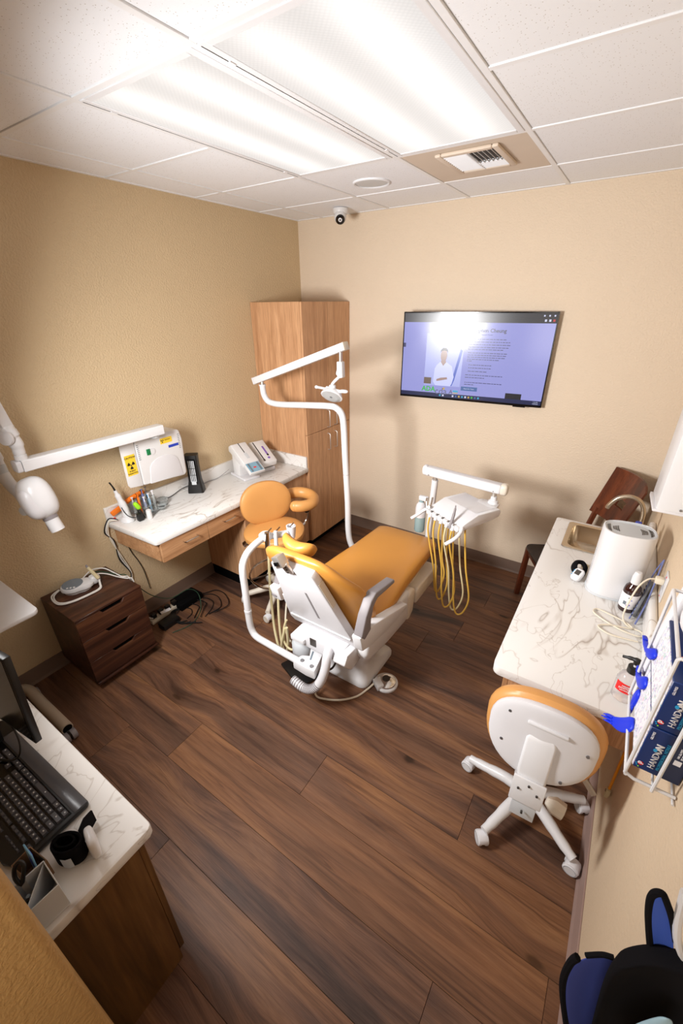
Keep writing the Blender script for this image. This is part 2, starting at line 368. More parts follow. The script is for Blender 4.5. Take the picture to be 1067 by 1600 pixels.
ce.children[-1]['label'] = 'smooth tan metal panel around the air vent'
# troffers
for n, (xa, xb) in enumerate(((X[1], X[2]), (X[2], X[3]))):
    t = thing('ceiling_light', ('recessed fluorescent ceiling panel nearer the left wall', 'recessed fluorescent ceiling panel nearer the air vent and right wall')[n], 'ceiling light', ((xa+xb)/2, (Y[1]+Y[3])/2, H-.004), group='recessed fluorescent ceiling panels')
    a, b, c, d = xa+.013, xb-.013, Y[3]+.013, Y[1]-.013
    f = G(); wd = .028
    f.box(a, a+wd, c, d, H-.006, H+.011); f.box(b-wd, b, c, d, H-.006, H+.011); f.box(a+wd, b-wd, c, c+wd, H-.006, H+.011); f.box(a+wd, b-wd, d-wd, d, H-.006, H+.011)
    obj('light_frame', f, 'trim_white', t, bevel=.002, seg=1)
    obj('diffuser', G().box(a+wd, b-wd, c+wd, d-wd, H-.003, H+.009), 'prismatic_diffuser', t)
    obj('seam', G().box(a+.004, a+.0065, c+.01, d-.01, H-.0068, H-.0055), 'vent_dark', t, label='dark hinge gap along the frame')
    for yy in (c+.12, d-.12): obj('latch', G().box(a+.001, a+.012, yy-.012, yy+.012, H-.0085, H-.006), 'grid_white', t)
# vent
t = thing('ceiling_vent', 'tan louvred air vent in the ceiling beyond the right light panel', 'air vent', (1.80, -.83, H-.003))
f = G(); x0, x1, y0, y1 = 1.655, 1.955, -1.015, -.655; fw = .03
for a in ((x0, x0+fw, y0, y1), (x1-fw, x1, y0, y1), (x0+fw, x1-fw, y0, y0+fw), (x0+fw, x1-fw, y1-fw, y1)): f.box(*a, H-.016, H-.001)
obj('vent_frame', f, 'vent_tan', t, bevel=.006, seg=2)
obj('vent_back', G().box(x0+fw-.002, x1-fw+.002, y0+fw-.002, y1-fw+.002, H-.0035, H-.0012), 'vent_dark', t)
ym = (y0+y1)/2; xm = (x0+x1)/2-.005
def louvre_x(xa, xb, yy): obj('louvre', G().box(xa, xb, -.0075, .0075, -.0007, .0007, Matrix.Translation((0, yy, H-.0105)) @ Matrix.Rotation(math.radians(-33), 4, 'X')), 'trim_white', t)
for k in range(11): louvre_x(x0+fw, xm-.004, y0+fw+.012+k*.0255)
for k in range(4): louvre_x(xm+.004, x1-fw, ym+.050+k*.0255)
for k in range(6):
    xx = xm+.010+k*.021
    obj('louvre', G().box(-.0045, .0045, y0+fw, ym+.035, -.0007, .0007, Matrix.Translation((xx, 0, H-.0125)) @ Matrix.Rotation(math.radians(55), 4, 'Y')), 'trim_white', t)
obj('divider', G().box(xm-.003, xm+.003, y0+fw, y1-fw, H-.015, H-.004), 'trim_white', t); obj('divider', G().box(xm, x1-fw, ym+.036, ym+.041, H-.0152, H-.004), 'trim_white', t)
# ceiling speaker
t = thing('ceiling_speaker', 'round white flush ceiling speaker beside the air vent', 'speaker', (1.148, -.735, H-.003))
obj('rim', G().lathe([(.098, .002), (.11, .002), (.11, -.006), (.104, -.009), (.097, -.006), (.097, .002)], (1.148, -.735, H)), 'trim_white', t)
obj('grille', G().lathe([(.001, -.0045), (.06, -.0048), (.096, -.003), (.096, .0005), (.001, .0005)], (1.148, -.735, H)), 'light_grey', t)
# security camera
t = thing('security_camera', 'white turret security camera with black lens at the ceiling corner', 'camera', (.60, -.24, H-.003))
obj('mount', G().lathe([(.001, -.003), (.055, -.003), (.058, -.02), (.05, -.04), (.001, -.04)], (.60, -.24, H)), 'white_plastic', t)
q = Vector((.45, -.72, -.55)).normalized(); c = Vector((.61, -.26, H-.06))
obj('ball', G().sell(c, (.045, .045, .045), 1, 1), 'white_plastic', t)
obj('lens', G().lathe([(.001, 0), (.033, 0), (.034, .006), (.026, .012), (.012, .010), (.001, .014)], c+q*.032, q), 'black_gloss', t)

# ================================================================ TELEVISION
A = Vector((1.122, -.15, 0)); B = Vector((2.203, -.05, 0)); ux = (B-A).normalized(); wTV = (B-A).length
fr = frame(A+Vector((0, 0, 1.443)), ux, (0, 0, 1))     # x along screen, y up, z towards the room
t = thing('television', 'wall-mounted flat screen television showing a lavender web page', 'television', (1.66, -.05, 1.443))
obj('back_shell', G().box(.01, wTV-.01, .012, .61, -.035, -.006, fr), 'black_plastic', t, bevel=.006)
hT = .632
f = G(); bz = .008
for a in ((0, bz, 0, hT), (wTV-bz, wTV, 0, hT), (bz, wTV-bz, hT-bz, hT), (bz, wTV-bz, 0, .016)): f.box(*a, -.03, .003, fr)
obj('bezel', f, 'black_gloss', t, bevel=.0015, seg=1)
obj('sensor', G().box(wTV*.82, wTV*.9, -.008, .002, -.012, 0, fr), 'black_gloss', t)
mt = G(); mt.box(1.5, 1.85, -.012, -.001, 1.6, 1.95); mt.bar((1.62, -.012, 1.78), (1.62, -.082, 1.78), .05, .2); mt.bar((1.74, -.012, 1.78), (1.74, -.07, 1.78), .05, .2)
obj('wall_mount', mt, 'dark_metal', t)
scr = obj('screen', G().box(bz, wTV-bz, .016, hT-bz, -.006, .0005, fr), 'screen_page', t)
glow('scr_dark', '14161f', .5); glow('scr_task', '10225a', .55); glow('scr_photo', 'aab0ea', .9); glow('scr_coat', 'c2c6ef', 1.0); glow('scr_skin', 'a8867c', .8); glow('scr_hair', '262233', .3); glow('scr_btn', '446aa8', .8)
glow('scr_text', '4d4f86', .5); glow('scr_green', '35b53a', .9); glow('scr_grey', '6f7290', .7); glow('scr_gold', 'c7a545', .9); glow('scr_flag', '3f5fc8', .8); glow('scr_light', 'd5d8f4', .9); glow('scr_cyan', '3aa5cf', .9); glow('scr_red', 'c22a2a', .9); glow('scr_wood', '7a624c', .6)
def sx(u): return bz+(wTV-2*bz)*u
def sy(v): return .016+(hT-bz-.016)*(1-v)
def pan(name, u0, u1, v0, v1, mat, lift=.001, poly=None):
    g = G(); z = .0005+lift
    if poly: g.prism([(sx(a), sy(b)) for a, b in poly], 'z', .0005, z, fr)
    else: g.box(sx(u0), sx(u1), sy(v1), sy(v0), .0005, z, fr)
    return obj(name, g, mat, scr, flat=True)
pan('browser_bar', 0, 1, 0, .105, 'scr_dark'); pan('task_bar', 0, 1, .95, 1, 'scr_task'); pan('popup', .765, .87, .885, .95, 'scr_dark', .0015); pan('side_tab', 0, .018, .35, .40, 'scr_text')
pan('photograph', .175, .445, .23, .855, 'scr_photo', .0008)
pan('table_corner', .175, .23, .76, .84, 'scr_wood', .0012)
pan('flag', 0, 0, 0, 0, 'scr_flag', .0012, [(.425, .40), (.44, .42), (.43, .52), (.40, .78), (.385, .85), (.375, .85), (.40, .62)])
pan('coat', 0, 0, 0, 0, 'scr_coat', .0014, [(.285, .565), (.335, .565), (.375, .61), (.395, .74), (.385, .82), (.375, .855), (.265, .855), (.245, .81), (.25, .65), (.262, .605)])
pan('neck', 0, 0, 0, 0, 'scr_skin', .0016, [(.296, .52), (.322, .52), (.33, .565), (.311, .61), (.292, .565)])
pan('face', 0, 0, 0, 0, 'scr_skin', .0018, [(.31+.024*math.cos(a*PI/8), .485+.075*math.sin(a*PI/8)) for a in range(16)])
pan('hair', 0, 0, 0, 0, 'scr_hair', .002, [(.283, .455), (.286, .42), (.30, .395), (.322, .395), (.335, .42), (.337, .455), (.33, .435), (.31, .425), (.29, .435)])
pan('hands', 0, 0, 0, 0, 'scr_skin', .0018, [(.27, .775), (.30, .755), (.345, .745), (.35, .77), (.30, .79), (.27, .80)])
pan('button', .455, .57, .845, .895, 'scr_btn', .0015)
def stext(name, s, u, v, size, mat, align='CENTER', bold=0): return text(name, s, size, mat, scr, fr @ Matrix.Translation((sx(u), sy(v), .003)), .0003, align, 1.0, bold)
stext('page_heading', 'Stephen Cheung', .60, .19, .036, 'scr_hair', bold=.015)
stext('button_text', 'Meet Our Team', .512, .87, .012, 'scr_light')
stext('logo_text', 'ADA', .215, .905, .052, 'scr_green', bold=.03); stext('logo_text', 'cda', .31, .925, .072, 'scr_grey'); pan('logo_mark', 0, 0, 0, 0, 'scr_gold', .0015, [(.318, .885), (.335, .87), (.338, .90), (.325, .905)])
stext('logo_text', 'A', .385, .925, .042, 'scr_grey', bold=.02); pan('logo_mark', .40, .436, .90, .925, 'scr_cyan', .0015); pan('logo_mark', .40, .436, .93, .94, 'scr_gold', .0015)
stext('page_text', 'General Dentist', .59, .235, .012, 'scr_text')
random.seed(2)
ln = G()
for v, u0, u1 in [(.285, .475, .73), (.315, .475, .745), (.345, .475, .75), (.375, .475, .742), (.40, .475, .72), (.44, .475, .735), (.465, .475, .74), (.49, .475, .735), (.515, .475, .70), (.535, .475, .52), (.58, .49, .645), (.615, .49, .65), (.655, .49, .63), (.70, .475, .73), (.73, .475, .62), (.79, .475, .73), (.815, .475, .54)]:
    u = u0
    while u < u1-.01:
        wd = min(random.uniform(.008, .026), u1-u); ln.box(sx(u), sx(u+wd), sy(v+.004), sy(v-.004), .0005, .0012, fr); u += wd+.004
o = obj('page_paragraph', ln, 'scr_text', scr, flat=True); o['kind'] = 'stuff'
for k, m in enumerate(('scr_cyan', 'scr_light', 'scr_light', 'scr_btn', 'scr_gold', 'scr_cyan', 'scr_light', 'scr_gold', 'scr_green', 'scr_btn', 'scr_cyan')):
    u = .30+k*.023+(.05 if k > 1 else 0); pan('task_icon', u, u+.012, .964, .986, m, .0016)
for u, m in ((.93, 'scr_light'), (.955, 'scr_light'), (.978, 'scr_red')): pan('toolbar_icon', u, u+.012, .065, .088, m, .0016)
for u in (.92, .95, .98): pan('window_button', u, u+.009, .02, .036, 'scr_light', .0016)
stext('clock', '1:12 PM', .965, .966, .010, 'scr_light'); stext('clock', '10/8/2025', .965, .985, .010, 'scr_light')

# ================================================================ TALL CABINET
def handle(g0, p0, p1, out, r=.0042):
    p0, p1, out = Vector(p0), Vector(p1), Vector(out)
    g0.tube([p0, p0+out*.7, p0+out+(p1-p0)*.06, p1+out-(p1-p0)*.06, p1+out*.7, p1], r, 8); return g0
t = thing('tall_cabinet', 'tall wood-grain storage cabinet with four doors in the back corner', 'cabinet', (.26, -.33, 0))
CX, CY, CZ = .525, -.669, 2.152
obj('body', G().box(.002, CX-.02, CY, -.002, .10, CZ), 'walnut_laminate', t, bevel=.001, seg=1)
obj('toe_kick', G().box(.01, CX-.07, CY+.01, -.01, 0, .10), 'black_matte', t)
for (ya, yb) in ((CY+.001, -.336), (-.333, -.003)):
    for (za, zb) in ((.103, 1.13), (1.134, CZ-.001)):
        d = obj('door', G().box(CX-.019, CX, ya, yb, za, zb), 'walnut_laminate', t, bevel=.0015, seg=1)
        yh = (-.372 if ya < -.5 else -.262); zz = (.955, 1.105) if za < 1 else (1.165, 1.315)
        obj('handle', handle(G(), (CX, yh, zz[0]-.02), (CX, yh, zz[1]-.02), (.03, 0, 0)), 'steel', d)

# ================================================================ LEFT COUNTER
LZ = .845
t = thing('countertop', 'white marble-look laminate countertop along the left wall', 'countertop', (.3, -1.4, LZ-.04))
top = [(.0, -2.205), (.48, -2.185), (.495, -2.18), (.503, -2.165), (.522, -1.50), (.522, CY), (.0, CY)]
obj('slab', G().prism(top, 'z', LZ-.04, LZ), 'marble_laminate', t, bevel=.006, seg=2)
obj('backsplash', G().box(.0, .02, -2.203, CY, LZ, LZ+.10), 'marble_laminate', t, bevel=.002, seg=1)
obj('side_splash', G().box(.02, .515, CY-.02, CY, LZ, LZ+.10), 'marble_laminate', t, bevel=.002, seg=1)
t = thing('drawer_unit', 'wood-grain drawer box hung under the left counter', 'cabinet', (.3, -1.8, .735))
zb = .668
obj('case', G().prism([(.004, -2.17), (.470, -2.155), (.480, -1.45), (.004, -1.45)], 'z', zb, LZ-.04), 'walnut_laminate_y', t)
for ya, yb in ((-2.155, -1.79), (-1.787, -1.452)):
    d = obj('drawer', G().box(.481, .50, ya, yb, zb, LZ-.042), 'walnut_laminate_y', t, bevel=.0012, seg=1)
    ym = -1.94 if ya < -2 else -1.60
    obj('handle', handle(G(), (.50, ym-.055, zb+.080), (.50, ym+.055, zb+.080), (.026, 0, 0)), 'chrome', d)
t = thing('base_cabinet', 'brown wood-grain base cabinet under the left counter by the tall cabinet', 'cabinet', (.3, -1.05, 0))
obj('body', G().box(.004, .475, -1.449, CY-.002, .10, LZ-.041), 'walnut_laminate', t, bevel=.001, seg=1)
obj('toe_kick', G().box(.01, .42, -1.44, CY-.004, 0, .10), 'black_matte', t)
for ya, yb in ((-1.447, -1.061), (-1.058, CY-.004)):
    d = obj('door', G().box(.476, .495, ya, yb, .103, LZ-.042), 'walnut_laminate', t, bevel=.0012, seg=1)
    obj('handle', handle(G(), (.495, -1.10 if ya < -1.2 else -1.02, .60), (.495, -1.10 if ya < -1.2 else -1.02, .71), (.026, 0, 0)), 'chrome', d)

# ================================================================ X-RAY UNIT
t = thing('xray_machine', 'white wall-mounted x-ray machine with a long folding arm', 'x-ray machine', (.08, -1.85, 1.0))
def xr(poly, a, b, mat, name, **kw): return obj(name, G().prism(poly, 'x', a, b), mat, t, **kw)
main = [(-1.978, 1.065), (-1.66, 1.035), (-1.638, 1.05), (-1.628, 1.30), (-1.64, 1.36), (-1.655, 1.37), (-1.978, 1.372)]
xr(main, .012, .165, 'white_plastic', 'housing', bevel=.012, seg=3)
fp = [(-2.083, 1.10), (-2.07, 1.078), (-1.982, 1.066), (-1.982, 1.372), (-2.08, 1.372)]
obj('side_cover', G().loft([[Vector((.160, y, z)) for y, z in fp], [Vector((.012, min(y+.10, -1.98+.001*k), z-.0)) for k, (y, z) in enumerate(fp)]]), 'white_plastic', t, bevel=.008, seg=2)
arch = [(-1.93, 1.06)]+[(-1.80+.115*math.cos(a), 1.15+.075*math.sin(a)) for a in [PI-PI*k/10 for k in range(11)]]+[(-1.67, 1.045)]
xr(arch, .160, .170, 'white_panel', 'arched_panel', bevel=.006, seg=2)
sg = G()
for k in range(9): sg.box(.161, .1662, -1.972, -1.958, 1.335-k*.012, 1.3385-k*.012); sg.box(.161, .1662, -1.662, -1.650, 1.335-k*.012, 1.3385-k*.012)
obj('vent_slots', sg, 'mid_grey', t)
obj('power_switch', G().box(.165, .171, -1.912, -1.885, 1.255, 1.295), 'green_switch', t, bevel=.002)
obj('dial', G().lathe([(.022, 0), (.022, .004), (.001, .004)], (.165, -1.872, 1.272), (1, 0, 0)), 'white_enamel', t)
st = obj('caution_sticker', G().box(.1602, .1612, -2.065, -1.995, 1.155, 1.290), 'yellow_label', t)
fm = frame((.1615, -2.03, 1.222), (0, 1, 0), (0, 0, 1))
g = G(); trefoil(g, fm, .026); obj('radiation_symbol', g, 'ink_black', st, flat=True)
text('lettering', 'CAUTION', .0165, 'ink_black', st, frame((.1615, -2.03, 1.272), (0, 1, 0), (0, 0, 1)), bold=.02)
text('lettering', 'X-RAY', .0145, 'ink_black', st, frame((.1615, -2.03, 1.184), (0, 1, 0), (0, 0, 1)), bold=.02)
text('lettering', 'RADIATION', .0125, 'ink_black', st, frame((.1615, -2.03, 1.168), (0, 1, 0), (0, 0, 1)), bold=.02)
st = obj('yellow_strip', G().box(.1652, .1665, -1.80, -1.71, 1.300, 1.338), 'yellow_label', t)
g = G(); trefoil(g, frame((.1668, -1.785, 1.319), (0, 1, 0), (0, 0, 1)), .011); obj('radiation_symbol', g, 'ink_black', st, flat=True)
text('lettering', 'WARNING', .009, 'ink_black', st, frame((.1668, -1.745, 1.322), (0, 1, 0), (0, 0, 1)))
obj('blue_strip', G().box(.1652, .1665, -1.745, -1.665, 1.262, 1.280), 'blue_label', t)
# horizontal bar, its bracket, joint and folded arms
obj('bracket', G().box(.012, .20, -1.93, -1.78, 1.372, 1.386), 'light_grey', t, bevel=.002)
obj('pivot', G().cyl((.2, -1.86, 1.372), (.2, -1.86, 1.392), .035), 'light_grey', t)
obj('extension_bar', G().prism(rrect(.185, .255, 1.388, 1.448, .006), 'y', -2.625, -1.81), 'white_enamel', t, bevel=.002, seg=1)
obj('bar_cap', G().prism(rrect(.186, .254, 1.389, 1.447, .012), 'y', -2.652, -2.627), 'white_panel', t, bevel=.004)
obj('swivel', G().lathe([(.024, 0), (.028, .0), (.028, .022), (.024, .024), (.024, .03), (.001, .03)], (.22, -2.61, 1.448)), 'white_enamel', t)
def path_arm(pts, rs, name, mat='white_enamel', seg=16, smooth=6): return obj(name, G().tube(pts, rs, seg, smooth), mat, t)
E0 = Vector((.22, -2.61, 1.478))
obj('elbow', G().tube([E0, E0+Vector((-.0, 0, .05)), E0+Vector((-.01, -.01, .10)), E0+Vector((-.02, -.012, .135))], [.027, .032, .040, .036], 18, 6), 'white_enamel', t)
obj('elbow_disc', G().lathe([(.036, 0), (.034, .012), (.001, .016)], E0+Vector((.018, -.035, .09)), (.55, -.8, .1)), 'white_panel', t)
UA = E0+Vector((-.01, -.012, .13)); UB = UA+Vector((-.19, -.04, .62))
obj('upper_arm', G().bar(UA, UB, .055, .045), 'white_enamel', t, bevel=.008)
# lower return arm from the top pivot down to the tube head
LB = Vector((.045, -2.665, 1.50)); obj('return_arm', G().tube([UB+Vector((-.02, -.09, 0)), LB+Vector((-.04, -.02, .1))], [.03, .03], 14), 'light_grey', t)
obj('top_pivot', G().cyl(UB+Vector((.01, .03, 0)), UB+Vector((-.03, -.12, 0)), .04), 'white_enamel', t)
obj('lower_elbow', G().tube([LB+Vector((-.045, -.02, .12)), LB+Vector((-.02, -.01, .02)), LB+Vector((.0, 0, -.06)), LB+Vector((.01, 0, -.10))], [.036, .042, .034, .028], 16, 5), 'white_enamel', t)
obj('collar', G().cyl(LB+Vector((.01, 0, -.10)), LB+Vector((.02, 0, -.15)), .029), 'light_grey', t)
HP = Vector((.145, -2.63, 1.155))
obj('yoke', G().tube([LB+Vector((.02, 0, -.148)), LB+Vector((.035, .005, -.19)), HP+Vector((-.05, -.005, .07)), HP+Vector((-.01, 0, .005)), HP+Vector((.0, 0, -.02))], [.031, .030, .027, .030, .024], 16, 5), 'white_enamel', t)
obj('yoke_disc', G().lathe([(.026, 0), (.024, .008), (.001, .010)], HP+Vector((.0, -.03, 0)), (.4, -.9, .1)), 'light_grey', t)
R3 = Matrix.Rotation(math.radians(0), 3, 'Z') @ ROT('Y', -14) @ ROT('X', 6)
HC = Vector((.262, -2.615, 1.245))
hd = obj('tube_head', G().sell(HC, (.078, .075, .115), .75, .8, R3, warp=lambda p: (p.x*(1.0 if p.z > 0 else 1-.1*(-p.z/.115)), p.y, p.z)), 'white_enamel', t)
g = G(); g.sell(HC+Vector((.018, -.030, -.012)), (.055, .055, .09), .7, .7, R3); obj('face_plate', g, 'white_panel', hd)
ax = R3 @ Vector((.06, 0, -1)).normalized()
obj('collar_ring', G().cyl(HC+ax*.10, HC+ax*.125, .036), 'fob_grey', t)
obj('cone', G().lathe([(.034, 0), (.034, .07), (.030, .07), (.030, .01), (.001, .01)], HC+ax*.124, ax), 'white_enamel', t)
cq = HC+ax*.16; obj('scale_label', G().bar(cq+Vector((-.012, -.0325, .024)), cq+Vector((-.004, -.0325, -.024)), .014, .003, (0, 1, 0)), 'fob_grey', t)

# ================================================================ ITEMS ON LEFT COUNTER
Z = LZ+.0008
t = thing('air_purifier_tower', 'small black tower with silver grille against the left wall', 'tower', (.08, -1.545, Z))
R = Matrix.Translation((.100, -1.535, Z)) @ Matrix.Rotation(math.radians(38), 4, 'Z') @ Matrix.Scale(1.32, 4)
def rt(v): return R @ Vector(v)
rings = [[rt((px*s, py*s+oy, z)) for px, py in rrect(-.04, .04, -.032, .032, .01, 3)] for z, s, oy in ((0, 1.12, 0), (.02, 1.08, 0), (.07, .86, .004), (.13, .80, .008), (.20, .84, .004), (.225, .9, 0))]
obj('shell', G().loft(rings), 'black_plastic', t)
g = G(); g.add([rt((x, y-.0015, z)) for x, y, z in ((-.020, -.0275, .055), (.022, -.0275, .055), (.022, -.0262, .20), (-.020, -.0262, .20))], [(0, 1, 2, 3)])
obj('grille_back', g, 'black_gloss', t)
for k in range(4): obj('grille_bar', G().bar(rt((-.013+k*.009, -.0295, .07)), rt((-.013+k*.009, -.028, .195)), .006, .002, R.to_3x3() @ Vector((0, 1, 0))), 'light_grey', t)
for z in (.11, .15): obj('grille_bar', G().bar(rt((-.016, -.030, z)), rt((.018, -.030, z)), .003, .003, R.to_3x3() @ Vector((0, 1, 0))), 'black_gloss', t)
obj('grille_plate', G().bar(rt((0, -.030, .052)), rt((0, -.030, .072)), .034, .003, R.to_3x3() @ Vector((0, 1, 0))), 'light_grey', t)
obj('power_cord', G().tube([rt((-.04, .02, .03)), (.035, -1.62, Z+.035), (.028, -1.72, Z+.006), (.026, -1.82, Z+.006), (.024, -1.95, Z+.006)], .003, 6, 6), 'cable_black', t)

# plate scanners
def scanner(loc, rz, label, kind):
    t = thing('plate_scanner', label, 'scanner', loc, rz)
    if kind == 0:
        body = [(-.10, .02), (-.02, .02), (.02, .20), (.125, .245), (.10, .275), (-.03, .30), (-.16, .33), (-.175, .285), (-.10, .245)]
    T = lambda g: g
    if kind == 0:
        obj('base', G().prism(rrect(-.075, .075, -.10, .13, .008), 'z', 0, .02), 'white_panel', t, bevel=.003, world=False)
        obj('pedestal', G().prism([(.09, .0), (-.0, .0), (-.035, .17), (.09, .20)], 'x', -.062, .062), 'white_plastic', t, bevel=.004, world=False)
        obj('housing', G().prism([(.125, .205), (.12, .245), (.075, .268), (-.115, .155), (-.10, .115), (-.05, .12)], 'x', -.07, .07), 'white_plastic', t, bevel=.008, seg=3, world=False)
        m = Matrix.Translation((0, -.115, .150)) @ Matrix.Rotation(math.radians(30.7), 4, 'X')
        tr = obj('tray', G().box(-.068, .068, -.10, .005, -.03, -.004, m), 'white_plastic', t, bevel=.003, world=False)
        obj('window', G().box(-.058, .058, -.092, .0, -.006, -.0015, m), 'window_blue', tr, world=False)
        for xx in (-.04, .04): obj('rail', G().box(xx-.005, xx+.005, -.088, -.004, -.002, .003, m), 'mid_grey', tr, world=False)
        obj('mark', G().box(-.012, .012, -.056, -.044, -.0015, -.0005, m), 'red', tr, world=False)
        m2 = Matrix.Translation((0, .075, .268)) @ Matrix.Rotation(math.radians(30.7), 4, 'X')
        obj('slot', G().box(-.006, .0, -.11, 0.0, -.001, .0015, m2), 'black_gloss', t, world=False)
        obj('slide_plate', G().box(-.014, .012, -.175, -.115, -.001, .002, m2), 'light_grey', t, world=False)
    else:
        obj('base', G().prism(rrect(-.07, .07, -.08, .10, .008), 'z', 0, .03), 'white_panel', t, bevel=.003, world=False)
        obj('housing', G().prism([(.11, .03), (.12, .20), (.085, .232), (-.12, .095), (-.105, .05), (-.03, .03)], 'x', -.072, .072), 'white_plastic', t, bevel=.010, seg=3, world=False)
        m2 = Matrix.Translation((0, .085, .232)) @ Matrix.Rotation(math.radians(33.8), 4, 'X')
        obj('slot', G().box(-.044, -.036, -.205, -.01, -.001, .0015, m2), 'black_gloss', t, world=False)
        obj('slot_end', G().box(-.048, -.032, -.225, -.205, -.001, .002, m2), 'dark_metal', t, world=False)
        obj('display', G().box(.012, .028, -.16, -.07, -.001, .0015, m2), 'purple', t, world=False)
        obj('display_end', G().box(.012, .028, -.178, -.16, -.001, .0018, m2), 'black_gloss', t, world=False)
        obj('button', G().lathe([(.012, 0), (.010, .003), (.001, .003)], m2 @ Vector((.014, -.2, 0)), m2.to_3x3() @ Vector((0, 0, 1))), 'purple', t, world=False)
    return t
scanner((.20, -1.105, Z), math.radians(76), 'white desktop plate scanner with a blue window tray', 0)
scanner((.20, -.895, Z), math.radians(76), 'white desktop scanner with a purple display beside the tall cabinet', 1)
tag(obj('charging_cable', G().tube([(.035, -1.46, Z+.004), (.03, -1.36, Z+.004), (.04, -1.28, Z+.004), (.05, -1.2, Z+.03), (.06, -1.16, Z+.05)], .002, 6, 5), 'fob_grey'), 'thin grey cable along the backsplash behind the scanner', 'cable')

# curing pen in its stand
t = thing('curing_light', 'white pen-shaped curing light with black tip leaning in its base', 'dental tool', (.125, -2.10, Z))
obj('base', G().lathe([(.001, 0), (.048, 0), (.050, .006), (.044, .018), (.028, .032), (.024, .07), (.016, .078), (.001, .078)], (.105, -2.115, Z), sx=1.1, sy=.85), 'white_enamel', t)
obj('wand', G().tube([(.112, -2.108, Z+.03), (.107, -2.118, Z+.10), (.098, -2.132, Z+.18), (.092, -2.140, Z+.225)], [.021, .024, .018, .011], 14, 5), 'white_enamel', t)
obj('tip', G().tube([(.092, -2.140, Z+.225), (.090, -2.145, Z+.25), (.086, -2.158, Z+.285)], [.006, .005, .005], 10, 3), 'black_plastic', t)
obj('cord', G().tube([(.118, -2.14, Z+.11), (.135, -2.13, Z+.06), (.155, -2.11, Z+.035), (.175, -2.08, Z+.03)], .0028, 6, 6), 'cable_black', t)
obj('holder_clip', G().box(.165, .195, -2.085, -2.05, Z, Z+.055), 'black_plastic', t, bevel=.004)

def block(name, label, cat, g, mat, bevel=.002): return tag(obj(name, g, mat, bevel=bevel), label, cat)
t = thing('marker_clip', 'lime green and black clip tool standing behind the white curing pen', 'dental tool', (.17, -2.045, Z))
obj('body', G().tube([(.178, -2.04, Z+.005), (.17, -2.05, Z+.04), (.16, -2.055, Z+.07)], [.012, .014, .012], 10, 3), 'black_plastic', t)
obj('head', G().sell((.152, -2.055, Z+.095), (.015, .015, .032), .7, .7, ROT('X', 25)), 'lime', t)
t = thing('syringe_organizer', 'clear acrylic holder crowded with dental syringes under the x-ray box', 'holder', (.14, -1.93, Z))
obj('stand', G().prism([(.10, -2.03), (.19, -1.985), (.14, -1.87), (.05, -1.90)], 'z', Z, Z+.012), 'clear_plastic', t, bevel=.002)
obj('shelf', G().prism([(.10, -2.03), (.16, -2.0), (.11, -1.88), (.05, -1.90)], 'z', Z+.05, Z+.055), 'clear_plastic', t, bevel=.001)
obj('shelf', G().prism([(.06, -2.02), (.11, -2.0), (.08, -1.88), (.04, -1.89)], 'z', Z+.085, Z+.09), 'clear_plastic', t, bevel=.001)
random.seed(11)
cols = ['paper', 'orange', 'black_plastic', 'paper', 'slate_blue', 'black_plastic', 'paper', 'cyan', 'fob_grey', 'paper', 'paper']
ORD = ['first', 'second', 'third', 'fourth', 'fifth', 'sixth', 'seventh', 'eighth', 'ninth', 'tenth', 'eleventh']
for k, cmat in enumerate(cols):
    x = .07+.085*((k*7) % 11)/11; y = -2.03+.013*k; h = .115+.06*((k*5) % 7)/7
    s = thing('syringe', '%s syringe in the clear holder, %s counted from the curing pen' % ({'paper': 'white', 'orange': 'orange', 'black_plastic': 'black', 'slate_blue': 'blue-grey', 'cyan': 'blue', 'fob_grey': 'grey'}[cmat], ORD[k]), 'syringe', (x, y, Z+.012), group='syringes in the clear holder')
    obj('barrel', G().cyl((x, y, Z+.013), (x+.003, y-.004, Z+h-.02), .008, seg=10), 'clear_plastic' if cmat == 'paper' else cmat, s)
    obj('plunger', G().cyl((x+.003, y-.004, Z+h-.02), (x+.004, y-.005, Z+h+.012), .003, seg=8).cyl((x+.004, y-.005, Z+h+.012), (x+.004, y-.005, Z+h+.015), .009, seg=10), cmat, s)
t = thing('orange_case', 'orange plastic sleeve lying against the backsplash behind the pen', 'case', (.03, -2.14, Z))
obj('sleeve', G().bar((.034, -2.175, Z+.05), (.04, -2.08, Z+.085), .035, .02, (1, 0, 0)), 'orange', t, bevel=.006)
t = thing('orange_roll', 'orange plastic tube among the syringes under the x-ray box', 'tube', (.045, -2.0, Z))
obj('tube', G().tube([(.045, -2.065, Z+.10), (.045, -2.02, Z+.115), (.045, -1.93, Z+.13)], .016, 12, 3), 'orange', t); obj('foot', G().box(.035, .055, -2.04, -1.96, Z, Z+.10), 'clear_plastic', t)
tag(obj('white_tube_cup', G().lathe([(.001, 0), (.018, 0), (.017, .062), (.015, .064), (.001, .060)], (.205, -2.015, Z)), 'white_plastic'), 'white cylindrical cup at the front of the syringe holder', 'cup')
t = thing('clear_jar', 'clear round lidded jar at the right of the syringe holder', 'jar', (.085, -1.825, Z))
obj('jar_wall', G().lathe([(.001, 0), (.033, 0), (.036, .035), (.034, .035), (.031, .004), (.001, .004)], (.085, -1.825, Z)), 'clear_plastic', t); obj('lid', G().lathe([(.037, .0355), (.038, .045), (.001, .048), (.001, .0355)], (.085, -1.825, Z)), 'clear_plastic', t)
tag(obj('clear_dish', G().lathe([(.001, 0), (.028, 0), (.034, .020), (.032, .020), (.026, .004), (.001, .004)], (.155, -1.885, Z+.013)), 'clear_plastic'), 'shallow clear dish of dark bits in front of the jar', 'dish')
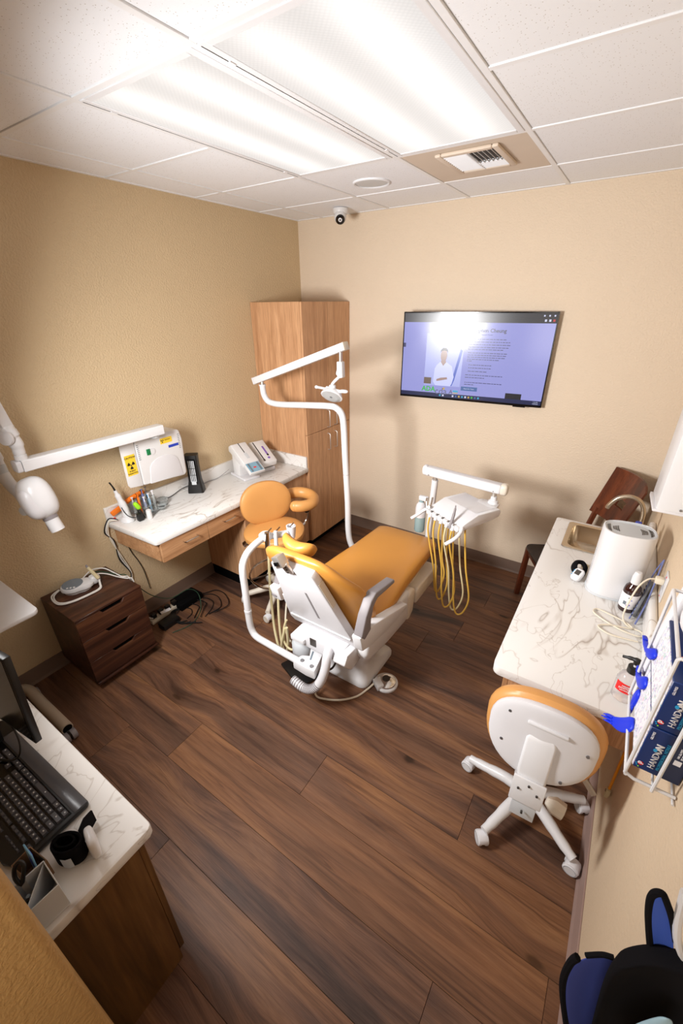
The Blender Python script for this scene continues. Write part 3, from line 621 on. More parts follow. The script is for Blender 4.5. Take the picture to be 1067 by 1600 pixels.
tag(obj('instrument_tip', G().tube([(.14, -1.895, Z+.019), (.155, -1.88, Z+.022), (.168, -1.87, Z+.021)], .005, 8, 3), 'black_plastic'), 'small black instrument tip lying in the clear dish', 'dental tool')
tag(obj('red_block', G().box(.005, .028, -2.172, -2.15, Z+.001, Z+.016), 'red', bevel=.002), 'small red block at the left end of the counter', 'block')
# cords hanging off the counter's left end
for k, (dx, mat, lab) in enumerate(((0, 'cable_cream', 'cream cable hanging from the counter down the left wall'), (.012, 'cable_white', 'white cable hanging beside the cream one down the left wall'), (-.004, 'cable_black', 'black cable looping off the counter beside the orange sleeve'))):
    y0 = -2.205-.012*k
    pts = [(.07, -2.16, Z+.012), (.03, -2.20, Z+.006+.01*k), (.02, y0-.015, Z-.06), (.018, y0-.01+.02*k, .70), (.018, y0+.03, .55), (.018, y0+.06+.01*k, .40), (.02, y0+.02, .25+.03*k)]
    tag(obj('hanging_cable', G().tube(pts, .0042, 8, 6), mat), lab, 'cable')
tag(obj('hanging_cable', G().tube([(.014, -2.14, .72), (.012, -2.12, .64), (.012, -2.10, .55), (.012, -2.07, .46), (.014, -2.05, .36), (.016, -2.04, .2)], .003, 6, 5), 'cable_black'), 'thin black wavy cable on the wall below the drawer box', 'cable')
# ================================================================ DRAWER PEDESTAL + SCALER
PZ = .55
t = thing('drawer_pedestal', 'dark walnut rolling pedestal with three drawers by the left wall', 'drawer cabinet', (.22, -2.5, 0))
px0, px1, py0, py1 = .015, .42, -2.708, -2.30
obj('carcass', G().box(px0, px1-.02, py0, py1, .07, PZ-.012), 'dark_walnut', t, bevel=.001, seg=1)
obj('top', G().box(px0, px1, py0, py1, PZ-.012, PZ), 'dark_walnut', t, bevel=.001, seg=1)
for k, (za, zb_) in enumerate(((.395, .535), (.235, .39), (.075, .23))):
    # drawer front with a scooped finger notch in its top edge
    n0, n1 = -2.55, -2.44; d = .028
    poly = [(py0+.001, za), (py1-.001, za), (py1-.001, zb_), (n1+.02, zb_), (n1, zb_-d), (n0, zb_-d), (n0-.02, zb_), (py0+.001, zb_)]
    dr = obj('drawer', G().prism(poly, 'x', px1-.019, px1), 'dark_walnut', t, bevel=.0008, seg=1)
    obj('finger_recess', G().box(px1-.0195, px1-.015, n0-.022, n1+.022, zb_-d-.002, zb_+.001), 'black_matte', dr)
obj('plinth', G().box(px0+.01, px1+.012, py0+.004, py1+.012, .055, .068), 'dark_walnut', t, bevel=.001)
for x in (px0+.05, px1-.05):
    for y in (py0+.05, py1-.05): obj('caster', G().cyl((x-.01, y, .025), (x+.01, y, .025), .025, seg=14).box(x-.008, x+.008, y-.008, y+.008, .03, .056), 'black_plastic', t)
PZ += .0008
t = thing('ultrasonic_scaler', 'white oval scaler unit with a grey control face on the pedestal', 'dental unit', (.13, -2.53, PZ))
m = Matrix.Translation((.125, -2.545, PZ)) @ Matrix.Rotation(math.radians(62), 4, 'Z')
def ov(z, s, k=32):
    o = []
    for i in range(k):
        a = 2*PI*i/k; x = .082*math.cos(a); y = .062*math.sin(a)
        if x > 0: x *= 1.25; y = math.copysign(min(abs(y)*1.0+x*.05, .055), y) if abs(y) > .001 else y
        o.append(m @ Vector((x*s, y*s, z)))
    return o
obj('body', G().loft([ov(0, .80), ov(.012, .84), ov(.02, .98), ov(.035, 1.0), ov(.045, .93), ov(.048, .8)]), 'white_enamel', t)
obj('control_face', G().lathe([(.001, .049), (.058, .049), (.058, .0505), (.001, .0515)], (.118, -2.555, PZ), seg=28), 'mid_grey', t)
for k in range(3): obj('button', G().cyl((.150+.012*k-.006, -2.585+.014*k-.012, PZ+.051), (.150+.012*k-.006, -2.585+.014*k-.012, PZ+.0535), .0065, seg=12), 'white_enamel', t)
obj('rest', G().sell((.155, -2.44, PZ+.035), (.028, .03, .03), .6, .6), 'white_enamel', t)
hp = t
t = thing('scaler_handpiece', 'slim white handpiece leaning in the rest of the scaler unit', 'dental tool', (.16, -2.44, PZ+.04))
obj('grip', G().tube([(.185, -2.43, PZ+.045), (.172, -2.445, PZ+.09), (.160, -2.46, PZ+.135)], [.012, .011, .009], 12, 4), 'ivory_disc', t)
obj('nozzle', G().tube([(.160, -2.46, PZ+.135), (.157, -2.463, PZ+.15)], [.008, .005], 10), 'fob_grey', t)
def cable(label, pts, r, mat, k=7, name='cable'): return tag(obj(name, G().tube(pts, r, 8, k), mat), label, 'cable')
for d, lb in ((0, 'outer white hose loop lying around the scaler unit'), (.009, 'inner white hose loop lying around the scaler unit')):
    cable(lb, [(.19, -2.43, PZ+.035), (.215-d, -2.44, PZ+.02), (.245-d, -2.46, PZ+.006), (.25-d, -2.53, PZ+.006), (.235-d, -2.62, PZ+.006), (.20-d, -2.675+d, PZ+.006), (.14, -2.685+d, PZ+.006), (.07+d, -2.665+d, PZ+.006), (.040+d, -2.61, PZ+.006)], .0045, 'cable_white', name='hose')
cable('white cable running from the scaler to the pedestal edge, upper one', [(.07, -2.48, PZ+.02), (.05, -2.43, PZ+.03), (.06, -2.40, PZ+.045), (.11, -2.35, PZ+.045), (.18, -2.325, PZ+.02), (.24, -2.312, PZ+.007), (.26, -2.288, PZ+.002), (.265, -2.279, PZ-.03)], .004, 'cable_white')
cable('white cable running from the scaler to the pedestal edge, lower one', [(.12, -2.45, PZ+.02), (.11, -2.40, PZ+.03), (.15, -2.36, PZ+.022), (.22, -2.33, PZ+.008), (.28, -2.308, PZ+.007), (.30, -2.286, PZ+.002), (.305, -2.279, PZ-.03)], .004, 'cable_white')
cable('dark green cable drooping from the pedestal to the floor', [(.08, -2.44, PZ+.025), (.09, -2.38, PZ+.03), (.20, -2.32, PZ+.014), (.24, -2.290, PZ+.008), (.25, -2.268, .50), (.20, -2.14, .28), (.20, -2.0, .16), (.22, -1.86, .16), (.25, -1.80, .09), (.33, -1.86, .008), (.40, -2.0, .006), (.36, -2.14, .006)], .003, 'cable_green')
t = thing('power_strip', 'off-white power strip on the dark floor beside the pedestal', 'power strip', (.13, -2.05, 0))
obj('strip', G().bar((.15, -2.17, .022), (.13, -1.86, .022), .05, .035), 'cable_cream', t, bevel=.005)
for k in range(4): obj('plug', G().box(.125, .16, -2.15+.06*k, -2.115+.06*k, .04, .075), 'black_plastic', t, bevel=.004)
tag(obj('power_adapter', G().box(.22, .30, -2.16, -2.02, 0, .045), 'black_plastic', bevel=.008), 'black power adapter brick on the floor by the pedestal', 'power adapter')
tag(obj('power_adapter', G().box(.08, .22, -1.95, -1.74, 0, .055), 'black_matte', bevel=.008), 'larger flat black box on the floor by the baseboard', 'power adapter')
tag(obj('cable_tag', G().bar((.19, -2.10, .08), (.21, -2.03, .085), .03, .002), 'paper'), 'small white paper tag among the floor cables', 'tag')
cable('white cable standing out of the power strip', [(.15, -2.14, .04), (.18, -2.19, .10), (.17, -2.215, .16), (.14, -2.22, .20)], .004, 'cable_white')
random.seed(6)
for k in range(6):
    r0 = .07+.02*k; cx, cy = .25+.012*k, -1.98+.03*k
    o = cable('black cable loop on the floor by the power strip, %s' % ['the smallest', 'second smallest', 'third smallest', 'third largest', 'second largest', 'the widest'][k], [(cx+r0*math.cos(a*PI/5)*(1+.2*math.sin(3*a+k)), cy+r0*1.25*math.sin(a*PI/5), .005+.006*(k % 3)) for a in range(10)], .0035, 'cable_black')
    o['group'] = 'tangled black floor cables'

# ================================================================ DENTAL CHAIR
t = thing('dental_chair', 'mustard leather dental patient chair on a white pedestal base', 'dental chair', (1.6, -1.6, 0))
# seat + leg rest: sections along y
def seat_ring(y, cx, hw, zt, zb, dip=0):
    o = []; n = 28
    for i in range(n):
        a = 2*PI*i/n; c, s = math.cos(a), math.sin(a)
        x = cx+hw*math.copysign(abs(c)**.42, c); z = (zt+zb)/2+(zt-zb)/2*math.copysign(abs(s)**.62, s)
        if s > 0: z -= dip*(1-abs((x-cx)/hw)**2)
        o.append(Vector((x, y, z)))
    return o
secs = [(-.862, 1.590, .18, .600, .575, 0), (-.868, 1.590, .215, .618, .555, 0), (-.90, 1.592, .238, .632, .535, 0), (-1.05, 1.592, .243, .640, .527, .004), (-1.25, 1.592, .250, .648, .520, .008), (-1.42, 1.590, .262, .655, .520, .012),
        (-1.56, 1.588, .275, .650, .52, .016), (-1.70, 1.587, .283, .640, .515, .018), (-1.82, 1.587, .275, .632, .515, .01), (-1.87, 1.587, .25, .610, .53, 0), (-1.885, 1.587, .20, .59, .55, 0)]
obj('seat', G().loft([seat_ring(*a) for a in secs]), 'leather_chair', t, ang=80)
# backrest plane
BU = Vector((0, -.371, .928)); BN = Vector((0, .928, .371)); B0 = Vector((1.585, -1.885, .455))
def bp(x, u, n): return Vector((x, 0, 0))+Vector((0, B0.y, B0.z))+BU*u+BN*n
def back_ring(u, cx, hw, nf, nb, wing=0):
    o = []; n = 28
    for i in range(n):
        a = 2*PI*i/n; c, s = math.cos(a), math.sin(a)
        k = math.copysign(abs(c)**.55, c); th = (nf+nb)/2+(nf-nb)/2*math.copysign(abs(s)**.7, s)
        th += wing*abs(k)**2.2
        o.append(bp(cx+hw*k, u, th))
    return o
bs = [(-.02, 1.585, .18, .05, .02, 0), (.0, 1.585, .215, .07, .005, .01), (.06, 1.585, .25, .085, .0, .03), (.15, 1.585, .283, .085, -.0, .055), (.27, 1.572, .312, .08, -.0, .06), (.38, 1.57, .312, .078, -.0, .045), (.47, 1.575, .292, .07, -.002, .03),
      (.55, 1.565, .245, .062, -.004, .01), (.61, 1.56, .205, .055, -.004, 0), (.64, 1.56, .16, .045, 0, 0), (.65, 1.56, .12, .035, .01, 0)]
obj('backrest', G().loft([back_ring(*a) for a in bs]), 'leather_chair', t, ang=80)
# moulded back shell
out = [(1.372, .02), (1.795, .02), (1.80, .06), (1.700, .60), (1.685, .622), (1.452, .625), (1.440, .61), (1.395, .30), (1.385, .30), (1.352, .06)]
def bpl(g, poly, n0, n1):
    n = len(poly); g.add([bp(x, u, n0) for x, u in poly]+[bp(x, u, n1) for x, u in poly], [tuple(range(n-1, -1, -1)), tuple(range(n, 2*n))]+[(i, (i+1) % n, n+(i+1) % n, n+i) for i in range(n)]); return g
sh = obj('back_shell', bpl(G(), out, -.045, .0), 'white_panel', t, bevel=.012, seg=3)
obj('slot', bpl(G(), [(1.598, .20), (1.612, .20), (1.602, .44), (1.590, .44)], -.0462, -.044), 'fob_grey', sh)
obj('ridge', bpl(G(), [(1.375, .095), (1.785, .095), (1.785, .108), (1.375, .108)], -.052, -.044), 'white_enamel', sh, bevel=.003)
for u, x in ((.44, 1.731), (.485, 1.7235)): obj('switch', G().add([bp(x, u, -.030), bp(x-.003, u+.022, -.030), bp(x-.003, u+.022, -.012), bp(x, u, -.012)], [(0, 1, 2, 3)]), 'black_gloss', sh)
obj('side_strip', bpl(G(), [(1.738, .38), (1.744, .38), (1.712, .56), (1.706, .56)], -.038, -.004), 'cream_plastic', sh)
# headrest: crescent cushion on a chrome bracket
def hw_(p): return (p.x, p.y+.9*p.x*p.x*5-.0, p.z)
HR = bp(1.512, .606, .080)
R = Matrix((Vector((1, 0, 0)), BN, BU)).transposed() @ ROT('X', 12) @ ROT('Z', -4)
obj('headrest', G().pad(HR, .100, .050, .034, .7, .8, R, nu=40, nv=14, warp=lambda p: (p.x, p.y+3.6*p.x*p.x, p.z*(1+.25*min(1, abs(p.x)/.108))+.9*p.x*p.x)), 'leather_chair', t)
g = G(); g.bar(bp(1.565, .60, -.05), bp(1.545, .665, -.05), .05, .014, (0, 1, .3)); obj('headrest_bracket', g, 'steel', t, bevel=.003)
g = G(); g.bar(bp(1.545, .650, -.058), bp(1.515, .70, -.04), .055, .045, (0, 1, .3)); obj('bracket_head', g, 'steel', t, bevel=.004)
obj('bracket_slot', G().bar(bp(1.534, .675, -.080), bp(1.526, .689, -.074), .030, .006, (0, 1, .3)), 'black_gloss', t)
g = G()
for uu in (.58, .60, .62): g.cyl(bp(1.560, uu+.03, -.062), bp(1.560, uu+.03, -.056), .004, seg=8)
obj('bracket_bolt', g, 'dark_metal', t); g = G(); g.cyl(bp(1.57, .575, -.03), bp(1.61, .575, -.03), .011); obj('knob', g, 'chrome', t)
# grey armrest (right)
arm = [(-2.045, .665), (-2.075, .70), (-2.035, .80), (-1.985, .865), (-1.945, .885), (-1.745, .845), (-1.742, .822), (-1.93, .842), (-1.965, .815), (-1.985, .75), (-1.985, .69)]
obj('armrest', G().prism(arm, 'x', 1.868, 1.918), 'fob_grey', t, bevel=.007, seg=3)
obj('armrest', G().prism(arm, 'x', 1.236, 1.276), 'fob_grey', t, bevel=.007, seg=3).location = (0, .10, -.09)
# white side skirts
sk = [(-2.085, .70), (-2.06, .60), (-1.98, .57), (-1.80, .53), (-1.55, .525), (-1.54, .545), (-1.72, .61), (-1.98, .70)]
obj('side_bracket', G().prism(sk, 'x', 1.862, 1.915), 'white_enamel', t, bevel=.008, seg=2)
obj('side_bracket', G().prism([(p[0]+.10, p[1]-.02) for p in sk], 'x', 1.235, 1.30), 'white_enamel', t, bevel=.008, seg=2)
obj('under_frame', G().prism([(-1.90, .46), (-1.92, .54), (-1.10, .535), (-1.10, .50), (-1.5, .46)], 'x', 1.40, 1.80), 'white_panel', t, bevel=.01)
# motor housing and curved pedestal
hs = [(-1.93, .42), (-1.90, .36), (-1.68, .32), (-1.44, .30), (-1.345, .34), (-1.34, .50), (-1.42, .535), (-1.9, .53)]
obj('motor_cover', G().prism(hs, 'x', 1.50, 1.865), 'white_enamel', t, bevel=.025, seg=3)
obj('front_cover', G().prism([(-1.41, .29), (-1.335, .335), (-1.32, .50), (-1.385, .535), (-1.44, .50)], 'x', 1.60, 1.872), 'cream_plastic', t, bevel=.02, seg=3)
def col_ring(z, x0, x1, y0, y1): return [Vector((p[0], p[1], z)) for p in rrect(x0, x1, y0, y1, .05, 5)]
obj('pedestal', G().loft([col_ring(z, a, b, c, d) for z, a, b, c, d in ((0, 1.40, 1.79, -1.81, -1.42), (.02, 1.40, 1.79, -1.81, -1.42), (.045, 1.405, 1.785, -1.80, -1.44), (.07, 1.43, 1.775, -1.79, -1.52), (.11, 1.46, 1.77, -1.785, -1.60), (.16, 1.48, 1.77, -1.79, -1.635), (.21, 1.49, 1.785, -1.80, -1.61), (.26, 1.50, 1.81, -1.83, -1.53), (.32, 1.50, 1.84, -1.87, -1.44), (.38, 1.50, 1.855, -1.90, -1.38), (.44, 1.50, 1.86, -1.91, -1.36))]), 'white_enamel', t, ang=70)
obj('pedestal_band', G().tube([(1.44, -1.805, .13), (1.47, -1.86, .09), (1.53, -1.875, .085), (1.585, -1.86, .12), (1.60, -1.82, .20), (1.60, -1.83, .30)], .007, 8, 5), 'dark_metal', t)
obj('power_box', G().prism([(-1.285, .35), (-.94, .35), (-.925, .37), (-.92, .45), (-.94, .465), (-1.27, .465), (-1.29, .44)], 'x', 1.66, 1.865), 'cream_plastic', t, bevel=.014, seg=3)
obj('box_stem', G().box(1.70, 1.80, -1.25, -1.12, .46, .53), 'cream_plastic', t)
obj('rear_hinge', G().box(1.44, 1.76, -2.0, -1.86, .36, .47), 'white_panel', t, bevel=.012)
obj('hinge_arm', G().prism([(-2.02, .47), (-2.05, .42), (-1.98, .33), (-1.86, .34), (-1.86, .45)], 'x', 1.72, 1.80), 'white_enamel', t, bevel=.01)
obj('hinge_slot', G().box(1.535, 1.575, -2.004, -1.99, .40, .45), 'dark_metal', t)
obj('rear_bracket', G().prism(rrect(1.40, 1.50, -2.02, -1.84, .012), 'z', .39, .42), 'white_enamel', t, bevel=.004)
obj('junction_tank', G().lathe([(.001, 0), (.062, 0), (.070, .02), (.070, .10), (.055, .12), (.001, .12)], (1.395, -1.90, .17)), 'light_grey', t)

# ================================================================ ASSISTANT ARM
t = thing('suction_unit', 'white curved tube arm with suction hoses behind the chair back', 'dental unit', (1.6, -2.05, .3))
obj('curved_tube', G().tube([(1.60, -2.065, .30), (1.45, -2.062, .30), (1.25, -2.056, .30), (1.15, -2.05, .30), (1.113, -2.048, .335), (1.104, -2.05, .40), (1.104, -2.05, .55), (1.104, -2.05, .68), (1.104, -2.05, .76), (1.098, -2.035, .81), (1.09, -1.99, .85), (1.09, -1.93, .875), (1.09, -1.86, .885)], .0205, 16, 5), 'white_enamel', t)
obj('joint_ring', G().cyl((1.104, -2.05, .475), (1.104, -2.05, .49), .0225), 'white_panel', t)
lk = obj('link', G().prism([(1.575, -2.105), (1.635, -2.10), (1.60, -1.97), (1.535, -1.875), (1.485, -1.875), (1.48, -1.92), (1.54, -2.02), (1.50, -2.04), (1.48, -2.10)], 'z', .27, .335), 'white_enamel', t, bevel=.008, seg=2)
obj('link_plate', G().prism([(1.47, -1.94), (1.40, -1.86), (1.36, -1.865), (1.35, -1.89), (1.42, -1.95)], 'z', .33, .352), 'white_enamel', t, bevel=.004)
for p in ((1.515, -1.905), (1.60, -2.08), (1.53, -2.075)): obj('bolt', G().cyl((p[0], p[1], .335), (p[0], p[1], .341), .011, seg=14), 'screw_grey', lk)
obj('lettering', G().bar((1.565, -2.045, .3355), (1.54, -1.985, .3355), .01, .001), 'mid_grey', lk)
obj('hose_cover', G().tube([(1.66, -1.98, .44), (1.675, -2.03, .42), (1.68, -2.06, .35), (1.665, -2.085, .27), (1.63, -2.105, .21), (1.57, -2.115, .18), (1.48, -2.11, .19)], .026, 14, 6), 'white_panel', t)
g = G()
for k in range(26):
    a = spline([Vector(p) for p in ((1.66, -1.98, .44), (1.675, -2.03, .42), (1.68, -2.06, .35), (1.665, -2.085, .27), (1.63, -2.105, .21), (1.57, -2.115, .18), (1.48, -2.11, .19))], 6)
    i = 20+k; p, q = a[min(i, len(a)-2)], a[min(i+1, len(a)-1)]; m_ = (p+q)/2; d = (q-p).normalized()*.003; g.cyl(m_-d, m_+d, .0275, seg=14)
    if i >= len(a)-2: break
obj('hose_rib', g, 'fob_grey', t)
hd = obj('instrument_holder', G().lathe([(.001, 0), (.034, 0), (.040, .012), (.040, .03), (.03, .04), (.001, .042)], (1.092, -1.83, .872)), 'white_enamel', t)
obj('holder_bar', G().tube([(1.092, -1.83, .885), (1.12, -1.79, .885), (1.155, -1.745, .885), (1.18, -1.70, .885)], .020, 12, 3), 'white_enamel', t)
obj('holder_cup', G().lathe([(.001, -.05), (.022, -.05), (.028, .0), (.030, .03), (.024, .03), (.02, 0), (.001, 0)], (1.185, -1.70, .90)), 'white_panel', t)
for k, (x, y) in enumerate(((1.118, -1.84), (1.15, -1.80), (1.185, -1.715))):
    obj('valve', G().cyl((x, y, .93), (x+.003, y-.01, .80), .012 if k else .016, seg=14), ('chrome', 'white_panel', 'fob_grey')[k], t)
    obj('lever', G().bar((x, y, .925), (x+.02, y+.02, .955), .008, .005), 'chrome', t)
for k, (pts, r, m_) in enumerate((
    ([(1.12, -1.845, .80), (1.12, -1.86, .60), (1.125, -1.87, .42), (1.16, -1.90, .24), (1.22, -1.93, .12), (1.245, -1.93, .22), (1.27, -1.92, .33)], .0085, 'hose_ivory'),
    ([(1.155, -1.81, .80), (1.16, -1.83, .58), (1.17, -1.86, .36), (1.20, -1.89, .16), (1.24, -1.90, .08), (1.275, -1.91, .20), (1.285, -1.92, .34)], .0085, 'hose_ivory'),
    ([(1.19, -1.72, .86), (1.20, -1.76, .62), (1.20, -1.82, .38), (1.22, -1.86, .25), (1.27, -1.88, .19), (1.34, -1.89, .20), (1.40, -1.90, .26)], .0065, 'cable_cream'),
    ([(1.27, -1.90, .38), (1.25, -1.91, .30), (1.255, -1.92, .21), (1.30, -1.92, .17), (1.36, -1.91, .20), (1.39, -1.90, .26)], .0075, 'hose_ivory'))):
    obj('hose', G().tube(pts, r, 10, 7), m_, t)

# foot controls
t = thing('foot_control', 'black square foot control pad with white chair icons under the arm tube', 'foot control', (1.34, -1.86, 0))
m = Matrix.Translation((1.375, -1.905, 0)) @ Matrix.Rotation(math.radians(-20), 4, 'Z')
obj('plate', G().box(-.13, .11, -.085, .085, 0, .022, m), 'black_plastic', t, bevel=.006)
obj('pad', G().lathe([(.058, .022), (.056, .034), (.001, .040)], m @ Vector((-.045, .02, 0))), 'black_gloss', t)
g = G()
for k in range(4):
    a = PI/4+k*PI/2; c = m @ Vector((-.045+.03*math.cos(a), .02+.03*math.sin(a), .040)); g.bar(c-Vector((.010, .004, 0)), c+Vector((.010, .004, 0)), .006, .003); g.cyl(c+Vector((-.012, .004, -.001)), c+Vector((-.012, .004, .002)), .004, seg=8)
obj('icon', g, 'trim_white', t)
t = thing('foot_pedal', 'chrome disc foot pedal on a white base right of the chair foot', 'foot pedal', (1.87, -1.69, 0))
obj('base', G().lathe([(.001, 0), (.074, 0), (.074, .012), (.066, .018), (.001, .018)], (1.872, -1.690, 0)), 'white_enamel', t)
obj('cord_block', G().prism([(1.80, -1.735), (1.86, -1.775), (1.885, -1.74), (1.83, -1.69)], 'z', 0, .04), 'white_enamel', t, bevel=.006)
obj('disc', G().lathe([(.062, .018), (.060, .026), (.030, .042), (.001, .042)], (1.872, -1.690, 0)), 'chrome', t)
obj('centre_cap', G().lathe([(.024, .042), (.022, .049), (.001, .050)], (1.872, -1.690, 0)), 'dark_metal', t)
cable('cream cord curving on the floor to the chrome foot pedal', [(1.55, -1.99, .10), (1.57, -2.02, .03), (1.62, -2.00, .008), (1.70, -1.955, .006), (1.77, -1.88, .006), (1.80, -1.80, .008), (1.815, -1.745, .015)], .006, 'cable_cream', name='pedal_cord')

# ================================================================ OVERHEAD LIGHT
t = thing('dental_light', 'white overhead dental light on a tall curved pole behind the chair', 'dental light', (1.2, -1.05, 0))
obj('pole', G().tube([(1.52, -1.10, .36), (1.42, -1.09, .36), (1.30, -1.06, .37), (1.19, -1.02, .45), (1.15, -1.0, .56), (1.145, -1.0, .80), (1.125, -1.0, 1.15), (1.115, -1.0, 1.36), (1.10, -1.0, 1.45), (1.06, -1.0, 1.49), (1.0, -1.0, 1.500), (.8, -1.0, 1.484), (.58, -1.0, 1.464), (.48, -1.0, 1.462), (.42, -1.0, 1.475), (.385, -1.0, 1.52), (.378, -1.0, 1.585)], .0225, 16, 5), 'white_enamel', t)
obj('joint_line', G().cyl((1.132, -1.0, 1.02), (1.132, -1.0, 1.022), .0232), 'fob_grey', t)
obj('pole_collar', G().cyl((.378, -1.0, 1.583), (.378, -1.0, 1.595), .026), 'white_enamel', t); obj('swivel', G().cyl((.378, -1.0, 1.595), (.378, -1.0, 1.63), .013), 'steel', t)
a, b = Vector((.318, -1.0, 1.618)), Vector((1.125, -1.0, 1.893))
obj('spring_arm', G().bar(a, b, .05, .062, (0, 1, 0)), 'white_enamel', t, bevel=.006)
d = (b-a).normalized(); obj('end_cap', G().bar(b, b+d*.014, .052, .065, (0, 1, 0)), 'cream_plastic', t, bevel=.006); obj('end_cap', G().bar(a-d*.014, a, .052, .065, (0, 1, 0)), 'white_panel', t, bevel=.006)
obj('drop_pin', G().cyl((1.092, -1.0, 1.86), (1.092, -1.0, 1.79), .0115), 'chrome', t)
obj('yoke_sleeve', G().prism([(1.073, 1.80), (1.113, 1.80), (1.118, 1.70), (1.092, 1.695), (1.064, 1.72), (1.073, 1.75)], 'y', -1.02, -.98), 'white_enamel', t, bevel=.007)
obj('yoke_arm', G().tube([(1.082, -1.0, 1.72), (1.078, -1.0, 1.700), (1.045, -1.0, 1.672), (1.025, -1.0, 1.65), (1.015, -1.0, 1.625)], .0105, 10, 5), 'white_enamel', t)
obj('hub', G().lathe([(.001, .032), (.021, .032), (.023, .028), (.023, -.025), (.02, -.03), (.001, -.03)], (1.032, -1.01, 1.615)), 'white_enamel', t)
obj('hub_side', G().cyl((1.03, -1.01, 1.615), (.985, -1.01, 1.616), .020), 'white_enamel', t)
obj('handle', G().cyl((.99, -1.01, 1.616), (.90, -1.01, 1.622), .0085).sell((.898, -1.01, 1.622), (.013, .012, .012), 1, 1), 'white_enamel', t)
obj('handle', G().cyl((1.05, -1.01, 1.615), (1.11, -1.01, 1.608), .0105).sell((1.125, -1.012, 1.614), (.032, .014, .012), .8, .9), 'white_enamel', t)
q = Vector((.05, -.72, -.70)).normalized(); hc = Vector((1.028, -1.015, 1.575))
lh = obj('lamp_head', G().lathe([(.001, -.035), (.035, -.034), (.064, -.026), (.078, -.003), (.079, .004), (.074, .006)], hc, q, sy=.82), 'white_enamel', t)
obj('reflector', G().lathe([(.074, .004), (.05, -.012), (.02, -.02), (.001, -.021)], hc, q, sy=.82), 'chrome', lh)
obj('lens', G().lathe([(.073, .004), (.06, .016), (.03, .024), (.001, .026)], hc, q, sy=.82), 'clear_plastic', lh)
obj('bulb', G().cyl(hc-q*.018, hc+q*.006, .010, seg=12), 'mid_grey', lh)

# ================================================================ DELIVERY UNIT
t = thing('delivery_unit', 'white dental delivery tray on an arm with yellow handpiece hoses', 'dental unit', (1.76, -.83, 0))
PX, PY = 1.735, -.80
obj('post', G().tube([(1.76, -1.12, .42), (1.76, -1.0, .42), (PX, -.86, .44), (PX-.012, PY, .52), (PX-.01, PY, .65), (PX, PY, 1.0), (PX, PY, 1.035)], .0225, 16, 5), 'white_enamel', t)
obj('post_swivel', G().cyl((PX, PY, 1.035), (PX, PY, 1.062), .015), 'steel', t)
a, b = Vector((1.668, -.80, 1.10)), Vector((2.185, -.81, 1.078))
obj('flex_arm', G().bar(a, b, .062, .070, (0, 1, 0)), 'white_enamel', t, bevel=.014, seg=3)
obj('arm_cap', G().sell(b+Vector((.012, 0, 0)), (.026, .033, .038), .7, .6), 'cream_plastic', t); obj('arm_cap', G().sell(a-Vector((.005, 0, 0)), (.02, .03, .036), .7, .6), 'white_enamel', t)
for x, z in ((1.70, 1.083), (2.14, 1.063)): obj('screw', G().cyl((x, -.842, z), (x, -.846, z), .003, seg=8), 'dark_metal', t)
obj('drop_swivel', G().cyl((2.142, -.81, 1.05), (2.142, -.81, 1.015), .014), 'steel', t); obj('drop_joint', G().lathe([(.018, .045), (.02, .02), (.03, .015), (.034, 0), (.001, 0)], (2.145, -.815, .975)), 'white_enamel', t)
obj('tray_link', G().prism(rrect(2.05, 2.185, -.90, -.785, .03), 'z', .953, .975), 'white_enamel', t, bevel=.004)
# the tray body: deck slopes down to the front lip
TQ = Matrix.Translation((2.00, -.95, .955)) @ Matrix.Rotation(math.radians(-28), 4, 'Z')
def tq(x, y, z): return TQ @ Vector((x, y, z))
def tring(x, hwf=1): return [tq(x, y, z) for y, z in ((.16, -.03), (.165, .0), (.155, .018), (-.03, .022), (-.125, -.012), (-.165, -.030), (-.172, -.048), (-.15, -.058), (.10, -.045))]
obj('tray', G().loft([tring(-.155), tring(-.15), tring(.15), tring(.155)]), 'white_enamel', t, bevel=.008, seg=3)
obj('tray_mat', G().add([tq(x, y, z) for x, y, z in ((-.13, .145, .0192), (.13, .145, .0192), (.13, -.028, .0232), (-.13, -.028, .0232))], [(0, 1, 2, 3)]), 'white_panel', t)
obj('holder_rail', G().bar(tq(-.15, -.165, -.045), tq(.15, -.165, -.045), .034, .034), 'white_enamel', t, bevel=.008)
obj('handle', G().tube([tq(.14, -.14, -.03), tq(.165, -.17, -.05), tq(.175, -.22, -.075), tq(.15, -.27, -.115)], .012, 12, 5), 'white_enamel', t)
obj('handle', G().tube([tq(-.15, -.15, -.03), tq(-.165, -.18, -.04), tq(-.18, -.22, -.07), tq(-.20, -.26, -.10)], .011, 12, 5), 'white_enamel', t)
obj('rail_knob', G().cyl(tq(-.16, -.15, -.02), tq(-.13, -.18, -.005), .010, seg=12), 'chrome', t)
obj('rail_lever', G().cyl(tq(-.155, -.14, -.02), tq(-.19, -.10, .02), .006, seg=8), 'chrome', t)
for k in range(5):
    x = -.10+.052*k; obj('holder_cup', G().cyl(tq(x, -.178, -.030), tq(x, -.188, -.062), .012, seg=12), 'white_panel', t); obj('holder_clip', G().cyl(tq(x, -.17, -.022), tq(x, -.19, -.045), .0065, seg=8), 'dark_metal' if k < 3 else 'chrome', t)
obj('air_syringe', G().tube([tq(.085, -.188, -.06), tq(.08, -.165, .0), tq(.07, -.145, .045), tq(.062, -.135, .075)], [.010, .009, .007, .004], 10, 4), 'fob_grey', t)
obj('handpiece', G().tube([tq(-.155, -.17, -.03), tq(-.175, -.16, .01), tq(-.185, -.15, .03)], .008, 10, 3), 'chrome', t)
hoses = [(-.10, 0, 0, .42), (-.048, .01, .015, .36), (.004, .0, .02, .42), (.056, .02, -.01, .48), (.108, .03, .0, .40)]
